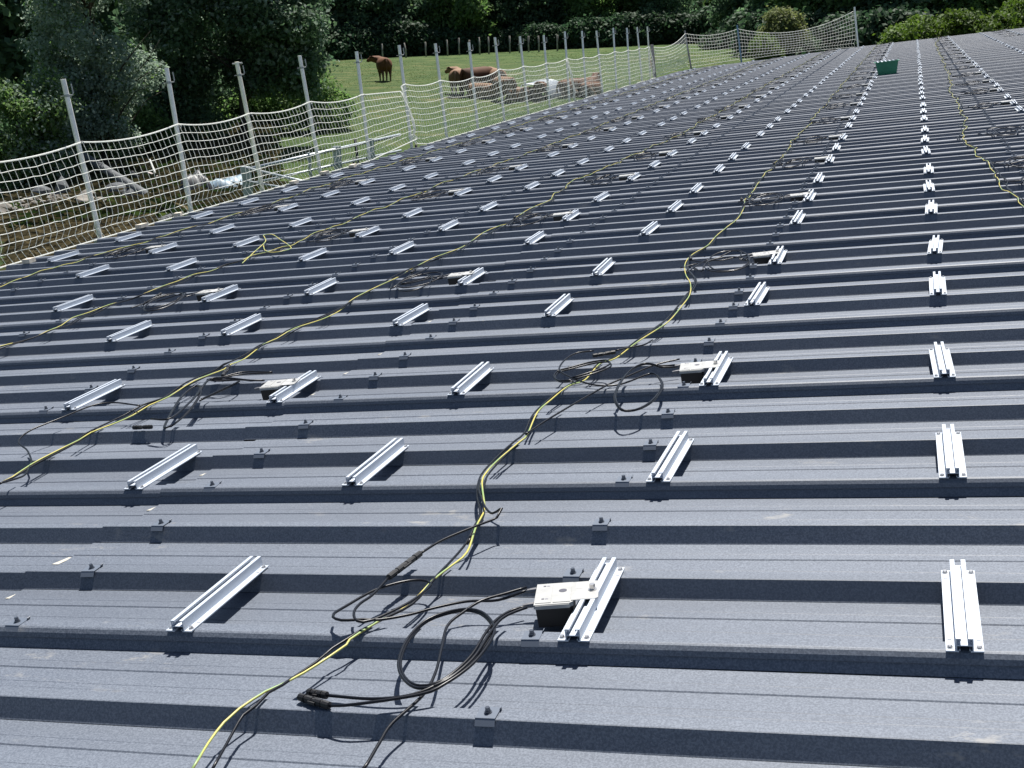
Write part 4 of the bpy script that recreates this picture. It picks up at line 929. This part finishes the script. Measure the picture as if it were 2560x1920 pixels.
for i, (a, b_, s, k_) in enumerate(BR):
    q = c0 + rt * a + aw * b_; q.z = tz(q.x, q.y) + heapz(a, b_) + s * .45
    m_ = rock(s, 40 + i, (1, .8, 1.35) if i == 4 else (1.15, 1, .8))
    if i in (4, 5, 6, 7): m_.materials.clear(); m_.materials.append(M_conc)
    tag(obj('boulder', m_, None, None, Matrix.Translation(q) @ Matrix.Rotation(i * 1.3, 4, 'Z')), LB[i], 'boulder', 'boulders on the rubble heap')
def pipe(a, b_, r, label):
    m_ = MB(); A, B_ = Vector(a), Vector(b_); n = 20; d = (B_ - A).normalized(); x = d.cross(Vector((0, 0, 1))).normalized(); y = d.cross(x); k0 = len(m_.v)
    for c_, rr in ((A, r), (B_, r), (B_, r * .78), (A, r * .78)):
        for i in range(n): t = 6.2832 * i / n; m_.v.append(tuple(c_ + (x * math.cos(t) + y * math.sin(t)) * rr))
    for L in range(4):
        for i in range(n): p0, p1 = L * n + i, L * n + (i + 1) % n; q0, q1 = ((L + 1) % 4) * n + i, ((L + 1) % 4) * n + (i + 1) % n; m_.f.append((p0, p1, q1, q0))
    return tag(obj('pipe', m_.mesh('pipe', False), M_conc), label, 'pipe', 'grey pipes dumped by the rubble')
G = lambda xp, d, h=0: at(xp, d) + Vector((0, 0, h))
pipe(G(165, 42, 1.2), G(330, 38, .35), .125, 'long grey pipe sloping down from the rubble behind the first post')
pipe(G(330, 37, .12), G(395, 38.5, .22), .15, 'short grey pipe lying right of the sloping one')
pipe(G(290, 42, .5), G(370, 40, .25), .10, 'thin grey pipe lying behind the short one')
pipe(G(300, 35, .05), G(390, 36, .15), .11, 'grey pipe lowest by the eave, half hidden by the roof')
pipe(G(195, 30.5, .15), G(265, 30.5, .2), .14, 'thick dark green-grey pipe at the foot of the first post')
for i, (a, b_, lab) in enumerate(((G(215, 39, .25), G(345, 37, .35), 'long dark plank among the pipes'), (G(330, 42, .5), G(450, 39, .2), 'weathered plank leaning right of the pipes'), (G(0, 29, .15), G(110, 28.5, .25), 'broad plank low at the left edge'), (G(20, 42, .9), G(110, 41, .7), 'pale pole lying across the mound top'), (G(338, 42, .9), G(348, 41.5, .55), 'short white stick poking out of the debris'))):
    b = MB(); b.bar(a, b_, .10 if i < 3 else .04, .04); tag(obj('plank', b, M_polegrey if i != 4 else M_rope), lab, 'plank', 'scrap planks behind the net')
tc_ = G(470, 38.5); rt2, aw2 = right(tc_)
def sheet(cx, wx, wy, h, mt, name, lab, cat, seed):
    V = []; F = []; r_ = random.Random(seed); n = 16; ph = [r_.uniform(0, 6) for _ in range(4)]
    for j in range(n):
        for i in range(n):
            a, b_ = (i / (n - 1) - .5), (j / (n - 1) - .5); e = max(abs(a), abs(b_)) * 2
            z = h * (1 - e ** 3) + .10 * math.sin(a * 9 + ph[0]) * math.cos(b_ * 7 + ph[1]) + .05 * math.sin(a * 23 + ph[2] + b_ * 11)
            q = tc_ + rt2 * (cx + a * wx) + aw2 * (b_ * wy); V.append((q.x, q.y, q.z + max(.02, z)))
    for j in range(n - 1):
        for i in range(n - 1): F.append((j * n + i, j * n + i + 1, (j + 1) * n + i + 1, (j + 1) * n + i))
    m_ = bpy.data.meshes.new(name); m_.from_pydata(V, [], F); m_.update(); m_.shade_smooth(); o = obj(name, m_, mt)
    sm = o.modifiers.new('t', 'SOLIDIFY'); sm.thickness = .008; return tag(o, lab, cat)
sheet(-.25, 1.2, 1.2, .85, mat('dark_sheet', (.03, .033, .038), .5)[0], 'plastic_sheet', 'dark plastic sheet bunched over debris by the second post', 'plastic sheet', 1)
sheet(.65, 1.9, 1.3, .68, mat('blue_sheet', (.20, .28, .34), .5)[0], 'tarpaulin', 'pale blue tarpaulin crumpled behind the second post', 'tarpaulin', 2)

# ================================================================== GALVANISED BARRIER BEHIND THE THIRD TO FIFTH POSTS
M_galv = noisy('galvanised_tube', (.36, .40, .42), (.52, .56, .58), 6, .45, .5)
A = ray(548, 442); Bq = ray(1000, 336)
def onray(xp, yp, d): r = ray(xp, yp); return CAM + r * (d / math.hypot(r.x, r.y))
e = empty('feed_barrier', Matrix.Translation(at(770, 36))); I = e.matrix_basis.inverted(); tag(e, 'galvanised tubular cattle barrier behind the third to fifth net posts', 'barrier')
T0, T1 = onray(615, 424, 34), onray(1000, 337, 38); L0, L1 = onray(618, 446, 34), onray(960, 356, 37.6)
obj('rail_tube', MB().tube([I @ T0, I @ T1], .045, 10).mesh('rail_tube', True), M_galv, e)
obj('rail_tube', MB().tube([I @ (T0 - Vector((0, 0, .38))), I @ (T1 - Vector((0, 0, .45)))], .032, 10).mesh('rail_tube', True), M_galv, e)
obj('rail_tube', MB().tube([I @ (T0 - Vector((0, 0, .75))), I @ (T1 - Vector((0, 0, .9)))], .032, 10).mesh('rail_tube', True), M_galv, e)
for t, wd in ((0, .24), (.56, .20), (.79, .16), (.38, .05)):
    p = T0.lerp(T1, t); b = MB(); b.bar(I @ (p + Vector((0, 0, .08))), I @ Vector((p.x, p.y, tz(p.x, p.y) - .1)), wd, .10); obj('upright', b, M_galv, e)
obj('brace', MB().tube([I @ (T0 + Vector((0, 0, .05))), I @ onray(792, 462, 30)], .035, 9).mesh('brace', True), M_galv, e)
obj('brace', MB().tube([I @ (T0 - Vector((0, 0, .30))), I @ onray(740, 475, 30.5)], .03, 9).mesh('brace', True), M_galv, e)
M_dark = noisy('dark_steel', (.02, .02, .024), (.05, .045, .045), 8, .6, .3)
p = onray(1004, 336, 20); b = MB(); b.box((p.x, p.y, 1.35), (.16, .16, 3.1)); b.box((p.x, p.y, 2.95), (.24, .24, .05))
tag(obj('steel_column', b, M_dark), 'dark steel column rising below the doubled net seam', 'column')
M_stake = noisy('weathered_stake', (.20, .19, .17), (.34, .32, .28), 5, .9, 0, .2, .3, .01)
def stake(xp, d, h, lab, mt, r=.07, grp='wooden stakes of the far pasture fence'):
    p = at(xp, d); b = MB(); b.tube([p - Vector((0, 0, .3)), p + Vector((random.gauss(0, .02), 0, h * .5)), p + Vector((random.gauss(0, .05), 0, h))], [r, r * .95, r * .9], 8); tag(obj('fence_stake', b.mesh('fence_stake', True), mt), lab, 'fence stake', grp)
for i, (xp, h) in enumerate(((1061, 1.2), (1115, 1.3), (1145, 1.4), (1169, 1.2), (1196, 1.4), (1218, 1.4), (1271, 1.4), (1296, 1.2), (1319, 1.3), (1344, 1.3), (1391, 1.3), (952, 1.2), (1010, 1.2))):
    stake(xp, 109.5 + random.uniform(-.5, .5), h, 'pale wooden stake at the wood edge, %s along the fence' % ordw(i + 1), M_stake)
for xp, d, h, lab in ((870, 41, 1.3, 'thin dark post standing behind the fourth net span'), (853, 38, 1.1, 'dark leaning post left of the thin dark one'), (1022, 42, .9, 'short dark post right of the steel column')):
    stake(xp, d, h, lab, M_dark, .05, 'dark posts behind the barrier')

# ================================================================== CATTLE
def cowmat(name, a, b_, c_):
    m, nt, bs = mat(name, a, .75, 0, .2); n = noise(nt, 1.6, 3, .5); tc = nt.nodes.new('ShaderNodeTexCoord'); sx = nt.nodes.new('ShaderNodeSeparateXYZ'); nt.links.new(tc.outputs['Object'], sx.inputs[0])
    c = ramp(nt, n.outputs[0], [(.35, a), (.65, b_)]).outputs[0]
    c = mixc(nt, ramp(nt, sx.outputs['Z'], [(.25, (1, 1, 1)), (.62, (0, 0, 0))]).outputs[0], c, c_)      # paler lower legs
    nt.links.new(c, bs.inputs['Base Color']); return m
M_c1 = cowmat('russet_coat', (.085, .038, .018), (.135, .062, .030), (.15, .10, .06)); M_c2 = cowmat('fawn_coat', (.17, .10, .06), (.23, .145, .09), (.25, .19, .13)); M_c3 = cowmat('brown_coat', (.06, .028, .015), (.095, .045, .024), (.11, .065, .038))
def cowmesh(pose):
    V = []; E = []; R = []
    def chain(pts, root=None):
        last = root
        for (x, y, z, r) in pts:
            V.append((x, y, z)); R.append(r)
            if last is not None: E.append((last, len(V) - 1))
            last = len(V) - 1
        return last
    z = 0 if pose != 'lie' else -.62
    chain([(-.60, 0, 1.06 + z, .41)])
    chain([(-.2, 0, 1.00 + z, .46), (.25, 0, .99 + z, .47), (.60, 0, 1.05 + z, .43), (.84, 0, 1.14 + z, .33)], 0); nb = len(V) - 1; ch = nb - 1
    hz = {'up': (1.36, 1.42, 1.20), 'low': (.95, .70, .42), 'lie': (.80, .88, .68)}[pose]
    side = {'up': .42, 'low': .0, 'lie': .20}[pose]
    chain([(1.02, side * .4, (1.14 + z + hz[0]) / 2, .26), (1.18, side, hz[1] - .03, .175), (1.32, side * 1.5, (hz[1] + hz[2]) / 2, .14), (1.46, side * 2.0, hz[2], .10)], nb); hd = len(V) - 3
    for s in (-1, 1): chain([(1.14, side + s * .16, hz[1] + .05, .05), (1.12, side + s * .30, hz[1] + .02, .04)], hd)
    chain([(-.95, 0, 1.30 + z, .10), (-1.07, 0, 1.10 + z, .05), (-1.09, .02, .75 + z * .6, .03), (-1.08, .03, .50 if pose != 'lie' else .18, .055)], 0)
    if pose != 'lie':
        for s in (-1, 1):
            chain([(-.72, s * .22, .88, .21), (-.60, s * .24, .66, .135), (-.84, s * .22, .47, .075), (-.80, s * .22, .16, .05), (-.76, s * .22, .03, .065)], 0)
            chain([(.66, s * .21, .78, .17), (.66, s * .21, .46, .080), (.66, s * .20, .16, .048), (.69, s * .20, .03, .062)], ch)
    else:
        for s in (-1, 1):
            chain([(-.55, s * .34, .26, .20), (-.25, s * .46, .14, .10), (-.55, s * .52, .07, .055)], 0)
            chain([(.70, s * .26, .22, .15), (1.02, s * .28, .10, .07), (.78, s * .32, .06, .05)], ch)
    m_ = bpy.data.meshes.new('cow'); m_.from_pydata(V, E, []); o = bpy.data.objects.new('tmp', m_); COL.objects.link(o)
    sk = o.modifiers.new('skin', 'SKIN'); sk.use_smooth_shade = True; o.modifiers.new('sub', 'SUBSURF').levels = 2
    for i, r in enumerate(R): m_.skin_vertices[0].data[i].radius = (r, r)
    m_.skin_vertices[0].data[0].use_root = True
    dg = bpy.context.evaluated_depsgraph_get(); dg.update(); me = bpy.data.meshes.new_from_object(o.evaluated_get(dg)); bpy.data.objects.remove(o); me.name = 'cow'; me.shade_smooth(); return me
CM = {p_: cowmesh(p_) for p_ in ('up', 'low', 'lie')}
M_horn = mat('pale_horn', (.45, .38, .28), .5)[0]
def cow(xp, yp, pose, turn, mt, label, s=1.0):
    p = ground(xp, yp); rt, aw = right(p); a = math.atan2(aw.y, aw.x) + turn
    me = CM[pose].copy(); me.materials.clear(); me.materials.append(mt); pz = p + Vector((0, 0, -.02))
    return tag(obj('cow', me, None, None, Matrix.Translation(pz) @ Matrix.Rotation(a, 4, 'Z') @ Matrix.Scale(s, 4)), label, 'cow', 'brown cattle in the pasture')
cow(963, 203, 'up', .14, M_c1, 'lone russet cow seen from behind, standing under the wood', .98)
cow(1146, 238, 'up', -.12, M_c2, 'fawn cow with pale rump standing above the net rope', .95)
cow(1194, 238, 'low', -.85, M_c3, 'dark brown cow standing broadside right of the fawn one', 1.0)
cow(1246, 236, 'up', .2, M_c2, 'fawn cow partly behind the ninth net post', .92)
cow(1206, 245, 'lie', .7, M_c2, 'tan cow lying in front of the dark brown one', .95)
cow(1264, 254, 'low', .5, M_c2, 'pale tan cow standing behind the ninth net post, in front of the others', .85)
cow(1296, 251, 'lie', .6, M_c2, 'tan calf lying behind the tenth net post', .8)
cow(1325, 248, 'lie', 1.1, M_c1, 'russet calf lying just left of the shelter', .75)
cow(1352, 250, 'up', 2.8, M_c1, 'russet calf standing in the mouth of the shelter', .62)
cow(1445, 240, 'lie', -1.0, M_c1, 'russet cow lying right of the shelter', 1.1)
cow(1476, 239, 'lie', -.5, M_c1, 'russet cow lying farthest right behind the net', .85)

# ================================================================== CURVED METAL SHELTER
def shmat():
    m, nt, b = mat('corrugated_zinc', (.3, .3, .3), .5, .3)
    n = noise(nt, 1.5, 4); r = ramp(nt, n.outputs[0], [(.4, (.15, .175, .20)), (.62, (.19, .215, .245)), (.72, (.13, .12, .09))]); nt.links.new(r.outputs[0], b.inputs['Base Color']); return m
M_zinc = shmat()
pc = ground(1328, 252); rt, aw = right(pc); V = []; F = []
NU, NV = 22, 34
ax = (rt * .34 + aw * .94).normalized(); sd = rt
for j in range(NV + 1):
    for i in range(NU + 1):
        t = math.radians(2 + 104 * i / NU); q = j / NV * 2.7; rr = 1 + .014 * math.sin(j * 2.0)
        p = ax * q + sd * (math.cos(t) * 1.12 * rr - .12) + Vector((0, 0, math.sin(t) * .82 * rr - .04 + q * .03)); V.append(tuple(p))
for j in range(NV):
    for i in range(NU): k_ = j * (NU + 1) + i; F.append((k_, k_ + 1, k_ + NU + 2, k_ + NU + 1))
e = empty('metal_shelter', Matrix.Translation(pc)); tag(e, 'curved corrugated metal calf shelter in the pasture behind the net', 'shelter')
m_ = bpy.data.meshes.new('roof_sheet'); m_.from_pydata(V, [], F); m_.update(); m_.shade_smooth(); o = obj('roof_sheet', m_, M_zinc, e); o.modifiers.new('t', 'SOLIDIFY').thickness = .02
for j in (0, NV): obj('hoop', MB().tube([V[j * (NU + 1) + i] for i in range(NU + 1)], .03, 6).mesh('hoop', True), M_galv, e)
for j in (0, NV):
    v0 = Vector(V[j * (NU + 1) + NU]); obj('prop', MB().tube([v0, v0 - sd * .25 - Vector((0, 0, v0.z + .05))], .03, 6).mesh('prop', True), M_galv, e)
